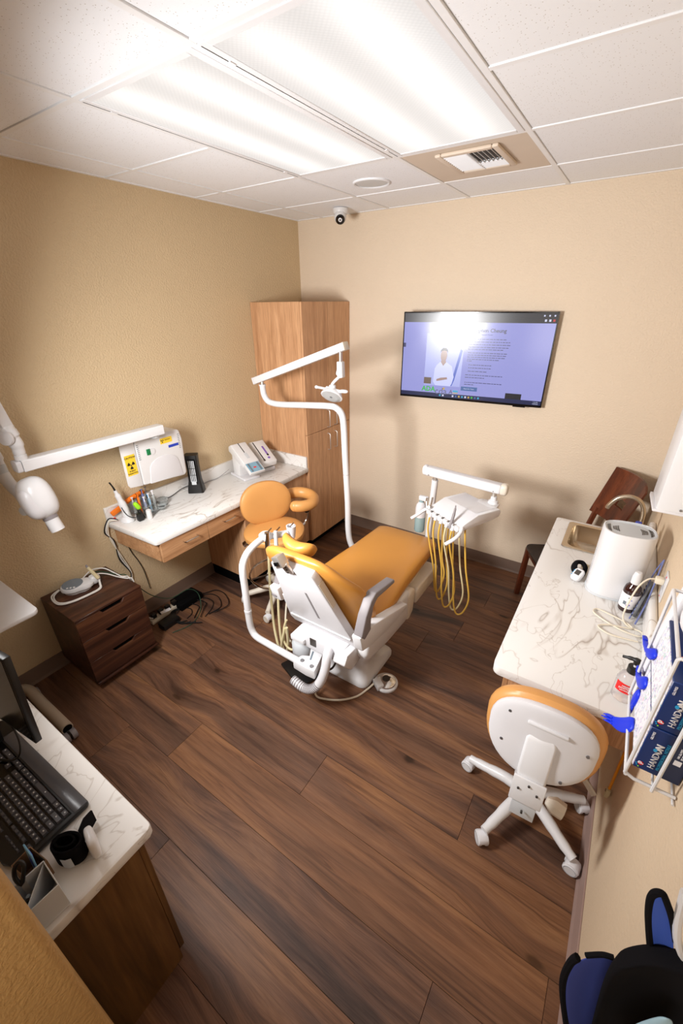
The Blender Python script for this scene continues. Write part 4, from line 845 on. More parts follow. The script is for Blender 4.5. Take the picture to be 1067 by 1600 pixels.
bots = [(1.925, -1.08, .34), (1.955, -1.10, .30), (2.01, -1.12, .27), (2.06, -1.10, .255), (2.10, -1.11, .24)]
for k in range(5):
    s0 = tq(-.10+.052*k, -.188, -.06); s1 = tq(-.085+.050*k+.02, -.10, -.05); bx, by, bz_ = bots[k]; L = .026+.004*k
    pts = [s0, s0+Vector((-.0, -.01, -.10)), Vector((s0.x*.35+(bx-L)*.65, s0.y*.4+by*.6, .58)), Vector((bx-L-.005, by, bz_+.14)), Vector((bx-L*.6, by, bz_+.03)), Vector((bx, by+.005, bz_)), Vector((bx+L*.8, by+.01, bz_+.04)), Vector((bx+L+.01, by+.012, bz_+.16)), Vector((s1.x*.5+(bx+L)*.5, (s1.y+by)/2, .62)), s1+Vector((0, 0, -.05)), s1]
    obj('hose', G().tube(pts, .0058, 10, 7), 'hose_yellow' if k != 3 else 'hose_ivory', t)
bt = thing('water_bottle', 'translucent water bottle of pale blue liquid hanging beside the delivery post', 'bottle', (1.652, -.80, .62))
obj('bottle_shell', G().lathe([(.001, 0), (.034, .0), (.038, .01), (.038, .19), (.032, .215), (.018, .235), (.016, .25), (.001, .25)], (1.650, -.80, .615)), 'water_blue', bt)
obj('upper_shell', G().lathe([(.0383, .12), (.0385, .19), (.0325, .216), (.0185, .236), (.0183, .12)], (1.650, -.80, .615)), 'white_panel', bt)
obj('cap', G().box(1.632, 1.700, -.815, -.785, .865, .900), 'white_enamel', bt, bevel=.006)

# ================================================================ STOOLS
def caster(parent, x, y, ang, mat='white_enamel'):
    ang = math.radians(150)+.5*math.sin(ang*5)
    d = Vector((math.cos(ang), math.sin(ang), 0)); n = Vector((-d.y, d.x, 0)); c = Vector((x, y, .030))
    g = G()
    for s in (-1, 1): g.lathe([(.001, 0), (.027, 0), (.030, .004), (.030, .014), (.026, .018), (.001, .018)], c+n*s*.006, n*s, seg=22)
    w_ = obj('caster', g, mat, parent, world=False)
    g = G()
    for s in (-1, 1): g.tube([c+n*s*.0236+(d*math.cos(a*PI/10)+Vector((0, 0, 1))*math.sin(a*PI/10))*.0235 for a in range(20)], .0011, 5, closed=True)
    obj('caster_ring', g, 'mid_grey', w_, world=False)
    obj('caster_hood', G().prism([(d.x*a-n.x*.02, 0) for a in (0, 1)] and [(-.026, .030), (-.034, .036), (-.028, .056), (-.012, .066), (.012, .066), (.026, .050), (.024, .036)], 'y', -.021, .021, Matrix.Translation((x, y, 0)) @ Matrix.Rotation(ang, 4, 'Z')), 'white_panel', w_, world=False, bevel=.005)
def star_base(t, R, ph, hub_z=.115, mat='white_enamel', angs=None):
    for k in range(5):
        a = ph+k*2*PI/5 if angs is None else angs[k]
        d = Vector((math.cos(a), math.sin(a), 0))
        obj('leg', G().tube([d*.02+Vector((0, 0, hub_z)), d*(R*.35)+Vector((0, 0, hub_z+.004)), d*(R*.75)+Vector((0, 0, hub_z-.022)), d*R+Vector((0, 0, hub_z-.036))], [.026, .025, .022, .019], 14, 4), mat, t, world=False)
        caster(t, (R+.004)*d.x, (R+.004)*d.y, a+.9+.7*k, mat)
    obj('hub', G().lathe([(.001, .06), (.036, .06), (.040, .08), (.040, .13), (.032, .145), (.001, .145)]), mat, t, world=False)
    obj('gas_lift', G().cyl((0, 0, .14), (0, 0, .34), .024).cyl((0, 0, .34), (0, 0, .50), .015), 'steel', t, world=False)
# right operator stool: back towards the camera
t = thing('operator_stool', 'tan padded stool with white back shell tucked at the right counter', 'stool', (2.745, -1.975, 0), 0)
star_base(t, .268, 0, angs=[math.radians(171), math.radians(245), math.radians(-33), math.radians(30), math.radians(95)])
obj('seat_pan', G().lathe([(.001, .475), (.17, .475), (.18, .49), (.001, .495)], (0, .02, 0)), 'white_enamel', t, world=False)
obj('seat', G().sell((.0, .02, .53), (.205, .205, .045), .6, .85), 'leather_stool', t, world=False)
bc = Vector((-.012, -.255, .785)); q = Vector((.05, -.97, .18)).normalized(); RB = Matrix((Vector((1, .05, 0)).normalized(), -q, Vector((0, .18, .97)).normalized())).transposed()
obj('back_cushion', G().pad(bc-q*.012, .190, .170, .042, .6, .90, RB, warp=lambda p: (p.x*(1+.10*max(0, p.z/.168)), p.y+.9*p.x*p.x, p.z)), 'leather_stool', t, world=False)
obj('back_shell', G().pad(bc+q*.028+Vector((-.004, 0, .004)), .170, .149, .016, .35, .90, RB, warp=lambda p: (p.x*(1+.10*max(0, p.z/.15)), p.y+.9*p.x*p.x, p.z)), 'white_panel', t, world=False)
def rb(x, y, z): return bc+RB @ Vector((x, y, z))
obj('spine', G().loft([[rb(x*s, y, z) for x, y in ((-.045, -.036-k), (.045, -.036-k), (.055, -.01), (-.055, -.01))] for z, s, k in ((.045, .8, 0), (.02, 1, .014), (-.10, 1, .02), (-.175, .95, .022))]), 'white_enamel', t, world=False, bevel=.006)
obj('spine_plate', G().bar(rb(0, -.062, -.13), rb(0, -.062, -.235), .105, .010, RB @ Vector((0, 1, 0))), 'white_enamel', t, world=False, bevel=.003)
obj('lower_plate', G().bar(rb(.002, -.054, -.225), rb(.002, -.048, -.31), .08, .008, RB @ Vector((0, 1, 0))), 'light_grey', t, world=False, bevel=.002)
g = G()
for x, z in ((-.0, -.15), (-.03, -.175), (.03, -.175), (.0, -.27)): g.cyl(rb(x, -.072, z), rb(x, -.062, z), .004, seg=8)
obj('screw', g, 'dark_metal', t, world=False)
g = G()
for x, z in ((-.115, .085), (-.12, -.04), (.135, .03), (.085, -.105)): g.cyl(rb(x, -.047+.9*x*x, z), rb(x, -.025, z), .0055, seg=10)
obj('screw', g, 'screw_grey', t, world=False)
obj('moulded_grip', G().bar(rb(-.055, -.040, .082), rb(.07, -.040, .078), .012, .022, RB @ Vector((0, 1, 0))), 'white_enamel', t, world=False, bevel=.004)
obj('support_bar', G().bar((0, -.265, .485), (0, -.03, .475), .07, .012), 'white_enamel', t, world=False)
obj('adjuster_knob', G().tube([(.06, -.26, .505), (.085, -.262, .50), (.12, -.265, .495)], [.015, .032, .030], 8), 'cream_plastic', t, world=False)
obj('lever', G().tube([(.10, -.02, .47), (.17, -.06, .455), (.215, -.09, .43)], .009, 8, 4, flat=1.8), 'cream_plastic', t, world=False)
# left assistant stool with curved body-support arm
SX, SY = .755, -1.41
t = thing('assistant_stool', 'tan round assistant stool with a curved padded arm by the left counter', 'stool', (SX, SY, 0), 0)
star_base(t, .27, 0, mat='cream_plastic', angs=[math.radians(a) for a in (222, 292, 5, 75, 150)])
obj('foot_ring', G().tube([(.215*math.cos(2*PI*k/28), .215*math.sin(2*PI*k/28), .26) for k in range(28)], .0085, 8, closed=True), 'chrome', t, world=False)
for k in range(3): obj('ring_spoke', G().cyl((.025*math.cos(k*2.1), .025*math.sin(k*2.1), .26), (.21*math.cos(k*2.1), .21*math.sin(k*2.1), .26), .006, seg=8), 'chrome', t, world=False)
obj('seat_pan', G().lathe([(.001, .55), (.15, .55), (.16, .565), (.001, .57)], (-.02, .03, 0)), 'white_enamel', t, world=False)
RS = Matrix.Rotation(math.radians(32), 3, 'Z')
obj('seat', G().sell((-.005, .01, .615), (.225, .195, .040), .55, .85, RS @ ROT('X', 4)), 'leather_stool', t, world=False)
n = Vector((.90, -.43, .0)).normalized(); sd = Vector((.43, .90, 0)).normalized()
RB2 = Matrix((sd, -n, Vector((0, 0, 1)))).transposed() @ ROT('X', -8)
b2 = Vector((-.135, .075, .80))
obj('back_cushion', G().pad(b2, .200, .165, .042, .6, .9, RB2, warp=lambda p: (p.x, p.y-.5*p.x*p.x, p.z)), 'leather_stool', t, world=False)
obj('back_post', G().tube([(-.05, .03, .56), (-.15, .08, .56), (-.17, .09, .60), (-.155, .085, .72)], .012, 8, 4), 'chrome', t, world=False)
ap = [(-.09, .29, .80), (-.03, .36, .80), (.05, .38, .795), (.12, .345, .79), (.155, .27, .785), (.13, .20, .785), (.08, .165, .785)]
obj('curved_arm', G().tube(ap, [.036]+[.040]*30+[.036], 16, 6, flat=1.1).sell(ap[0], (.036, .036, .04), 1, 1).sell(ap[-1], (.038, .038, .042), 1, 1), 'leather_stool', t, world=False)
obj('arm_post', G().tube([(.0, .06, .55), (.04, .26, .56), (.05, .33, .60), (.05, .36, .76)], .010, 8, 5), 'chrome', t, world=False)
obj('arm_knob', G().cyl((.06, .31, .70), (.09, .29, .70), .020, seg=14), 'black_plastic', t, world=False)
obj('lever_bracket', G().bar((-.14, -.12, .56), (-.17, -.16, .53), .04, .03), 'chrome', t, bevel=.006, world=False)
# ================================================================ ROLLING CART
t = thing('rolling_cart', 'white-topped rolling cart with a beige tube foot by the left wall', 'cart', (.35, -3.0, 0))
obj('top', G().prism(rrect(.10, .69, -3.29, -2.90, .03), 'z', .878, .90), 'white_enamel', t, bevel=.005)
obj('column', G().box(.13, .21, -3.16, -3.06, .06, .878), 'beige_tube', t, bevel=.006)
for y in (-2.965, -3.27):
    g = G(); g.tube([(.07, -3.11, .075), (.075, (-3.11*.3+y*.7), .075), (.13, y, .075), (.30, y, .075), (.585, y, .072)], .030, 16, 5)
    ft = obj('foot_tube', g, 'beige_tube', t)
    obj('tube_end', G().cyl((.5862, y, .072), (.587, y, .072), .024), 'black_matte', ft)
    obj('caster', G().cyl((.60, y-.04, .030), (.60, y-.012, .030), .030, seg=20).cyl((.60, y+.0, .030), (.60, y+.026, .030), .030, seg=20), 'fob_grey', ft); obj('caster', G().cyl((.12, y+.02, .028), (.12, y+.045, .028), .026, seg=16), 'fob_grey', ft)
    obj('caster_fork', G().box(.585, .612, y-.01, y+.0, .03, .06), 'dark_metal', ft)

# ================================================================ NEAR COUNTER
NZ = .80
t = thing('desk_counter', 'white marble-look desk counter in the near left corner', 'countertop', (1.3, -3.4, NZ-.04))
obj('slab', G().prism([(.75, YN), (1.852, YN), (1.852, -3.42), (1.852, -3.15), (1.845, -3.137), (1.832, -3.135), (.75, -3.135)], 'z', NZ-.04, NZ), 'marble_laminate', t, bevel=.007, seg=2)
t = thing('desk_cabinet', 'brown oak-grain cabinet under the near desk counter', 'cabinet', (1.3, -3.4, 0))
obj('body', G().box(.78, 1.832, YN+.002, -3.185, .0, NZ-.041), 'oak_brown', t, bevel=.001, seg=1)
for a, b in ((.782, 1.303), (1.306, 1.830)):
    d = obj('door', G().box(a, b, -3.184, -3.165, .06, NZ-.043), 'oak_brown', t, bevel=.002, seg=1)
    obj('handle', handle(G(), (1.24 if a < 1 else 1.37, -3.165, .60), (1.24 if a < 1 else 1.37, -3.165, .70), (0, .026, 0)), 'steel', d)
NZ += .0008
# monitor
t = thing('computer_monitor', 'black computer monitor over the near desk seen edge-on', 'monitor', (1.2, -3.26, NZ))
ca, sa = Vector((1.452, -3.209, .95)), None
hx = Vector((-.993, -.12, 0)).normalized(); up = Vector((-.05, .05, .99)).normalized()
fm = frame(ca, hx, up); 
obj('panel', G().box(0, .54, 0, .33, -.016, .004, fm), 'black_plastic', t, bevel=.003)
obj('screen', G().box(.008, .532, .012, .322, -.0172, -.0162, fm), 'black_gloss', t)
obj('stand', G().bar((1.18, -3.27, NZ+.012), (1.18, -3.25, 1.05), .06, .02, (0, 1, 0)), 'black_plastic', t); obj('stand_foot', G().prism(rrect(1.10, 1.26, -3.36, -3.22, .03), 'z', NZ, NZ+.012), 'black_plastic', t)
cable('black cable hanging from the monitor onto the keyboard', [(1.30, -3.235, .96), (1.335, -3.24, .90), (1.35, -3.255, .86), (1.33, -3.275, .835), (1.28, -3.30, .83), (1.15, -3.36, .83)], .003, 'cable_black')
# keyboard
KO = Vector((1.652, -3.205, NZ)); KX = Vector((-1, -.035, 0)).normalized(); KY = Vector((.035, -1, 0)).normalized()
fm = frame(KO, KX, KY)    # x to the left end, y towards the near wall; z comes out negative so flip
KM = Matrix(((KX.x, KY.x, 0, KO.x), (KX.y, KY.y, 0, KO.y), (0, 0, 1, KO.z), (0, 0, 0, 1)))
t = thing('keyboard', 'black computer keyboard with wide palm rest on the near desk', 'keyboard', KO)
KL, KD = .46, .205
out = [(0.006, 0), (KL-.01, 0), (KL, .01), (KL, KD-.02), (KL-.04, KD), (.05, KD+.004), (.012, KD-.012), (0, KD-.05), (0, .008)]
obj('case', G().prism(out, 'z', .002, .020, KM), 'black_plastic', t, bevel=.006, seg=2)
obj('key_well', G().prism([(.012, .045), (KL-.012, .045), (KL-.012, .160), (.012, .160)], 'z', .0195, .0206, KM), 'black_gloss', t)
obj('palm_rest', G().prism([(.006, .003), (KL-.006, .003), (KL-.006, .040), (.006, .040)], 'z', .0185, .0215, KM), 'key_sheen_grey', t, bevel=.001)
U = .0192
def keyrow(y, widths, x0=.016, h=.0165):
    x = x0
    for wd in widths:
        if wd > 0:
            g = G(); w2 = wd*U; a = [(x+.0012, y+.001), (x+w2-.0012, y+.001), (x+w2-.0012, y+h), (x+.0012, y+h)]; b = [(x+.0035, y+.0028), (x+w2-.0035, y+.0028), (x+w2-.0035, y+h-.002), (x+.0035, y+h-.002)]
            g.loft([[KM @ Vector((p[0], p[1], .0205)) for p in a], [KM @ Vector((p[0], p[1], .0262)) for p in b]]); obj('key', g, 'key_sheen_grey', t, flat=True)
            if y < .14: kq = KM @ Vector((x+w2/2, y+h*.45, .0263)); lg.add([kq+KX*dx+KY*dy for dx, dy in ((-.0022, -.0018), (.0022, -.0018), (.0022, .0018), (-.0022, .0018))], [(0, 1, 2, 3)])
        x += abs(wd)*U
lg = G()
keyrow(.047, [1.25, 1, 1.25, 5.6, 1.25, 1, 1, 1.25, -.25, 1, 1, 1, -.25, 2, 1])
keyrow(.066, [2.3, 1, 1, 1, 1, 1, 1, 1, 1, 1, 1, 2.3, -1.25, 1, -1.25, 1, 1, 1, 1])
keyrow(.085, [1.8]+[1]*11+[1.8, -3.5, 1, 1, 1, 1])
keyrow(.104, [1.5]+[1]*12+[1.1, -.25, 1, 1, 1, -.25, 1, 1, 1, 1])
keyrow(.123, [1]*13+[1.6, -.25, 1, 1, 1, -.25, 1, 1, 1, 1])
keyrow(.145, [1, -.6, 1, 1, 1, 1, -.4, 1, 1, 1, 1, -.4, 1, 1, 1, 1, -.3, 1, 1, 1], h=.011)
obj('key_legends', lg, 'light_grey', t, flat=True)['kind'] = 'stuff'
keyrow(.168, [-1, .8, .8, .8, .8, .8, -1, 1, 1, 1, -2, 1, 1, 1], h=.008)
# wrist blood pressure cuff
t = thing('wrist_cuff', 'black wrist blood pressure cuff with a white monitor on the near desk', 'blood pressure cuff', (1.75, -3.30, NZ))
def oval(cx, cy, a, b, z, rot, k=28): return [Vector((cx+a*math.cos(2*PI*i/k)*math.cos(rot)-b*math.sin(2*PI*i/k)*math.sin(rot), cy+a*math.cos(2*PI*i/k)*math.sin(rot)+b*math.sin(2*PI*i/k)*math.cos(rot), z)) for i in range(k)]
cx, cy, rr = 1.742, -3.300, math.radians(35)
obj('cuff', G().loft([oval(cx, cy, .036, .024, NZ+.002, rr), oval(cx, cy, .040, .028, NZ+.01, rr), oval(cx, cy, .040, .028, NZ+.07, rr), oval(cx, cy, .038, .026, NZ+.075, rr), oval(cx, cy, .033, .021, NZ+.072, rr), oval(cx, cy, .031, .019, NZ+.02, rr)]), 'soft_cloth_black', t)
obj('cuff_liner', G().loft([oval(cx-.003, cy-.001, .026, .015, NZ+.012, rr), oval(cx-.003, cy-.001, .027, .016, NZ+.078, rr), oval(cx-.003, cy-.001, .022, .012, NZ+.078, rr), oval(cx-.003, cy-.001, .020, .010, NZ+.02, rr)]), 'black_matte', t)
obj('strap', G().loft([[Vector(p) for p in q] for q in (((1.735, -3.268, NZ+.012), (1.735, -3.268, NZ+.065), (1.739, -3.266, NZ+.065), (1.739, -3.266, NZ+.012)), ((1.720, -3.245, NZ+.008), (1.720, -3.245, NZ+.07), (1.724, -3.243, NZ+.07), (1.724, -3.243, NZ+.008)), ((1.705, -3.220, NZ+.006), (1.705, -3.220, NZ+.055), (1.709, -3.218, NZ+.055), (1.709, -3.218, NZ+.006)))]), 'soft_cloth_black', t)
obj('monitor', G().sell((1.778, -3.258, NZ+.040), (.034, .012, .039), .5, .6, Matrix.Rotation(math.radians(-14), 3, 'Z')), 'white_enamel', t)
obj('printed_label', G().add([Vector((cx+.0405*math.cos(a+rr)*1.0, cy+.0285*math.sin(a+rr)*1.05-.001, z)) for z in (NZ+.018, NZ+.058) for a in (-1.75, -1.35, -.95)], [(0, 1, 4, 3), (1, 2, 5, 4)]), 'light_grey', t)
# pen holder with its contents
t = thing('pen_holder', 'grey square divided pen holder at the near desk edge', 'pen holder', (1.80, -3.385, NZ))
m = Matrix.Translation((1.795, -3.392, NZ)) @ Matrix.Rotation(math.radians(-2), 4, 'Z')
a_, b_, hh, th = .042, .038, .098, .003
g = G(); g.box(-a_, a_, -b_, b_, 0, .004, m); g.box(-a_, -a_+th, -b_, b_, .004, hh, m); g.box(a_-th, a_, -b_, b_, .004, hh, m); g.box(-a_+th, a_-th, -b_, -b_+th, .004, hh, m); g.box(-a_+th, a_-th, b_-th, b_, .004, hh, m)
obj('walls', g, 'light_grey', t, bevel=.001, seg=1)
obj('divider', G().prism([(-.039, .035), (-.036, .035), (.039, -.035), (.036, -.035)], 'z', .004, hh-.004, m), 'light_grey', t)
t = thing('scissors', 'black-handled scissors standing in the grey pen holder', 'scissors', (1.775, -3.40, NZ+.006))
obj('handle', G().tube([(1.765, -3.405, NZ+.10), (1.76, -3.395, NZ+.115), (1.755, -3.385, NZ+.135), (1.745, -3.388, NZ+.145), (1.742, -3.40, NZ+.135), (1.75, -3.408, NZ+.115)], .005, 8, 3, closed=True), 'black_plastic', t)
obj('blade', G().bar((1.785, -3.40, NZ+.008), (1.762, -3.402, NZ+.10), .012, .003), 'steel', t)
for k, (x, y, mm, lb) in enumerate(((1.806, -3.405, 'black_plastic', 'black pen standing in the grey holder'), (1.800, -3.411, 'mid_grey', 'grey pen standing in the grey holder'))):
    p_ = thing('pen', lb, 'pen', (x, y, NZ+.006)); obj('barrel', G().cyl((x, y, NZ+.006), (x-.008, y-.006+.01*k, NZ+.085), .0045, seg=10), mm, p_); obj('clip', G().bar((x-.005, y+.005, NZ+.055), (x-.008, y+.003+.01*k, NZ+.085), .003, .002), 'chrome', p_)
t = thing('small_carton', 'small open brown carton behind the pen holder', 'box', (1.72, -3.37, NZ))
g = G(); m = Matrix.Translation((1.705, -3.375, NZ)) @ Matrix.Rotation(math.radians(8), 4, 'Z')
for q in ((-.035, .035, -.024, -.022), (-.035, .035, .022, .024), (-.035, -.033, -.022, .022), (.033, .035, -.022, .022)): g.box(*q, 0, .065, m)
g.box(-.035, .035, -.024, .024, 0, .002, m); obj('walls', g, 'kraft', t)
t = thing('blue_packet', 'blue and white printed packet standing in the small carton', 'packet', (1.715, -3.365, NZ+.004))
obj('packet', G().bar((1.71, -3.372, NZ+.004), (1.705, -3.365, NZ+.11), .045, .004, (0, 1, 0)), 'cyan_pale', t, bevel=.001); obj('print', G().bar((1.713, -3.3695, NZ+.06), (1.709, -3.3645, NZ+.10), .022, .005, (0, 1, 0)), 'blue_label', t)

# ================================================================ RIGHT COUNTER
RZ = .88; RX = 2.512; RY0, RY1 = -2.085, -.60
sx0, sx1, sy0, sy1 = 2.610, 2.88, -.965, -.655
t = thing('countertop', 'white marble-look countertop with an inset sink along the right wall', 'countertop', (2.77, -1.3, RZ-.04))
g = G()
edge = [(W, RY0)]+[(RX+.03+.03*math.cos(a), RY0+.03+.03*math.sin(a)) for a in [-PI/2-k*PI/10 for k in range(6)]]+[(RX+.02+.02*math.cos(a), RY1-.02+.02*math.sin(a)) for a in [PI-k*PI/8 for k in range(5)]]+[(W, RY1)]
hole = [(sx0, sy0), (sx1, sy0), (sx1, sy1), (sx0, sy1)]
bm = bmesh.new()
vo = [bm.verts.new((p[0], p[1], RZ)) for p in edge]; vh = [bm.verts.new((p[0], p[1], RZ)) for p in hole]
eo = [bm.edges.new((vo[i], vo[(i+1) % len(vo)])) for i in range(len(vo))]+[bm.edges.new((vh[i], vh[(i+1) % 4])) for i in range(4)]
bmesh.ops.triangle_fill(bm, edges=eo, use_beauty=True)
bmesh.ops.recalc_face_normals(bm, faces=bm.faces)
ex = bmesh.ops.extrude_face_region(bm, geom=list(bm.faces)); bmesh.ops.translate(bm, verts=[v for v in ex['geom'] if isinstance(v, bmesh.types.BMVert)], vec=(0, 0, -.04))
g.add([v.co.copy() for v in bm.verts], [[bm_v.index for bm_v in f.verts] for f in (bm.verts.index_update() or bm.faces)]); bm.free()
obj('slab', g, 'marble_laminate', t, bevel=.004, seg=2)
obj('backsplash', G().box(W-.032, W-.0005, RY0+.001, RY1-.001, RZ, RZ+.105), 'marble_laminate', t, bevel=.012, seg=3)
t = thing('drawer_unit', 'wood-grain drawer box over the knee space of the right counter', 'cabinet', (2.8, -1.75, .69))
zb = .70
obj('case', G().box(2.575, W-.001, RY0+.035, -1.302, zb, RZ-.041), 'walnut_laminate', t, bevel=.001, seg=1)
for a, b in ((RY0+.036, -1.692), (-1.689, -1.304)):
    d = obj('drawer', G().box(2.555, 2.574, a, b, zb, RZ-.043), 'walnut_laminate_y', t, bevel=.0012, seg=1); obj('handle', handle(G(), (2.555, (a+b)/2-.05, zb+.07), (2.555, (a+b)/2+.05, zb+.07), (-.026, 0, 0)), 'chrome', d)
t = thing('base_cabinet', 'walnut-grain base cabinet under the sink of the right counter', 'cabinet', (2.8, -.95, 0))
c0, c1 = -1.300, RY1-.01
for nm, b in (('side_panel', (2.56, W-.001, c0, c0+.018, .10, RZ-.041)), ('side_panel', (2.56, W-.001, c1-.018, c1, .10, RZ-.041)), ('bottom_panel', (2.56, W-.001, c0+.019, c1-.019, .10, .118)), ('back_panel', (W-.014, W-.002, c0+.019, c1-.019, .119, RZ-.041))): obj(nm, G().box(*b), 'walnut_laminate', t, bevel=.001, seg=1)
obj('toe_kick', G().box(2.62, W-.003, c0+.01, c1-.01, 0, .099), 'black_matte', t)
for a, b in ((c0+.001, -.957), (-.954, c1-.001)):
    d = obj('door', G().box(2.541, 2.559, a, b, .103, RZ-.043), 'walnut_laminate', t, bevel=.0012, seg=1); obj('handle', handle(G(), (2.541, b-.05, .64), (2.541, b-.05, .75), (-.026, 0, 0)), 'chrome', d)
RZ += .0008
# sink
t = thing('sink', 'small rectangular stainless steel sink set in the right counter', 'sink', (2.75, -.81, RZ))
r_o = [rrect(sx0-.022, sx1+.022, sy0-.022, sy1+.022, .02, 4), rrect(sx0-.018, sx1+.018, sy0-.018, sy1+.018, .02, 4), rrect(sx0+.004, sx1-.004, sy0+.004, sy1-.004, .045, 4), rrect(sx0+.012, sx1-.012, sy0+.012, sy1-.012, .045, 4), rrect(sx0+.03, sx1-.03, sy0+.03, sy1-.03, .05, 4)]
zs = [RZ+.001, RZ+.005, RZ+.002, RZ-.10, RZ-.13]
obj('bowl', G().loft([[Vector((p[0], p[1], z)) for p in r] for r, z in zip(r_o, zs)]+[[Vector((p[0], p[1], RZ-.14)) for p in rrect(sx0+.06, sx1-.06, sy0+.06, sy1-.06, .05, 4)]], caps=False).add([Vector((p[0], p[1], RZ-.14)) for p in rrect(sx0+.06, sx1-.06, sy0+.06, sy1-.06, .05, 4)], [tuple(range(20))]), 'nickel', t)
obj('drain', G().lathe([(.001, .002), (.03, .002), (.034, .0)], (2.745, -.81, RZ-.139)), 'dark_metal', t)
t = thing('faucet', 'tall gooseneck faucet in brushed nickel behind the sink', 'faucet', (2.94, -.80, RZ))
obj('spout', G().tube([(2.93, -.80, RZ+.02), (2.93, -.80, RZ+.14), (2.925, -.80, RZ+.23), (2.895, -.80, RZ+.285), (2.845, -.80, RZ+.30), (2.795, -.80, RZ+.28), (2.765, -.80, RZ+.235), (2.757, -.80, RZ+.21)], .0115, 14, 6), 'nickel', t)
obj('base', G().lathe([(.001, 0), (.028, 0), (.028, .006), (.018, .02), (.016, .06), (.001, .06)], (2.93, -.80, RZ)), 'nickel', t)
obj('lever', G().tube([(2.945, -.82, RZ+.055), (2.96, -.86, RZ+.07), (2.965, -.90, RZ+.08)], .008, 10, 4, flat=1.6), 'ivory_disc', t)
obj('spray_hook', G().tube([(2.93, -.82, RZ+.13), (2.915, -.85, RZ+.15), (2.89, -.87, RZ+.155)], .006, 8, 4), 'white_enamel', t)
tag(obj('ivory_dish', G().sell((2.955, -.95, RZ+.17), (.028, .045, .006), .8, 1, ROT('X', 20)).cyl((2.96, -.95, RZ), (2.955, -.95, RZ+.17), .008), 'ivory_disc'), 'ivory round paddle standing behind the air purifier', 'paddle')
t = thing('blue_cap_bottle', 'small bottle with a bright blue cap behind the air purifier', 'bottle', (2.90, -1.03, RZ))
obj('bottle', G().lathe([(.001, 0), (.026, 0), (.026, .20), (.012, .23), (.001, .23)], (2.90, -1.03, RZ)), 'white_plastic', t); obj('cap', G().cyl((2.90, -1.03, RZ+.23), (2.90, -1.03, RZ+.262), .014), 'blue_label', t)
# air purifier
t = thing('air_purifier', 'tall white oval air purifier with grey vented top on the right counter', 'air purifier', (2.855, -1.30, RZ))
AM = Matrix.Translation((2.855, -1.305, RZ)) @ Matrix.Rotation(math.radians(8), 4, 'Z')
def ar(s, z, sx_=.106, sy_=.086, e=.72, k=48):
    o = []
    for i in range(k):
        a = 2*PI*i/k; c, q = math.cos(a), math.sin(a); o.append(AM @ Vector((sx_*s*math.copysign(abs(c)**e, c), sy_*s*math.copysign(abs(q)**e, q), z)))
    return o
APH = .335
obj('shell', G().loft([ar(.97, 0), ar(1.0, .004), ar(1.0, .02), ar(.995, APH*.5), ar(.985, APH-.01), ar(.97, APH), ar(.93, APH+.002), ar(.90, APH-.006)]), 'white_enamel', t)
obj('base_ring', G().loft([ar(1.03, 0), ar(1.035, .006), ar(1.02, .010), ar(1.0, .011)]), 'light_grey', t)
obj('top_rim', G().loft([ar(.925, APH-.004), ar(.92, APH+.001), ar(.70, APH-.008), ar(.69, APH-.012)]), 'light_grey', t)
obj('top_panel', G().loft([ar(.70, APH-.02), ar(.69, APH-.006), ar(.67, APH-.005)]), 'light_grey', t)
for s in (-1, 1):
    for k in range(4):
        for ring, (x0_, hgt_) in enumerate(((.042+.0065*k, .028), (.074+.0055*k, .036))):
            arc = [AM @ Vector((s*(x0_+.004*math.cos(a*1.2)), hgt_*(1-.12*k)*a, APH-.0035+(0 if ring else -.0005))) for a in (-1, -.6, -.2, .2, .6, 1)]
            obj('slot', G().tube(arc, .0017, 6), 'black_gloss', t)
g = G()
for k in range(18):
    for s in (0, 1):
        p = AM @ Vector((-.1055 if s == 0 else .1055, -.012, .05+.010*k)); g.box(p.x-.0012, p.x+.0012, p.y-.006, p.y+.012, p.z-.0015, p.z+.0015)
obj('side_slots', g, 'light_grey', t)
# wrist monitor lying left of the purifier
t = thing('wrist_monitor', 'small white digital wrist monitor with a black strap by the purifier', 'wrist monitor', (2.70, -1.27, RZ))
obj('strap', G().tube([(2.700, -1.255, RZ+.012), (2.683, -1.235, RZ+.03), (2.688, -1.205, RZ+.045), (2.715, -1.195, RZ+.045), (2.733, -1.215, RZ+.03), (2.728, -1.245, RZ+.012)], .011, 8, 4, flat=2.0), 'soft_cloth_black', t)
R = ROT('Z', -25) @ ROT('X', 38)
obj('body', G().sell((2.707, -1.30, RZ+.030), (.024, .034, .014), .5, .55, R), 'white_enamel', t)
for k in range(1):
    q = Vector((2.707, -1.30, RZ+.030)); f = lambda x, y, z: q+R @ Vector((x, y, z))
    obj('display', G().add([f(x, y, z) for z in (.0125, .0152) for x, y in ((-.013, -.006), (.011, -.006), (.011, .020), (-.013, .020))], [(3, 2, 1, 0), (4, 5, 6, 7), (0, 1, 5, 4), (1, 2, 6, 5), (2, 3, 7, 6), (3, 0, 4, 7)]), 'dark_metal', t)
    for y in (-.012, 0, .012): obj('button', G().sell(f(-.021, y, .010), (.0035, .003, .003), 1, 1), 'cyan', t)
tag(obj('tan_disc', G().sell((2.728, -1.175, RZ+.02), (.018, .020, .010), .8, 1), 'ivory_disc'), 'small tan rounded disc beside the black strap', 'disc')
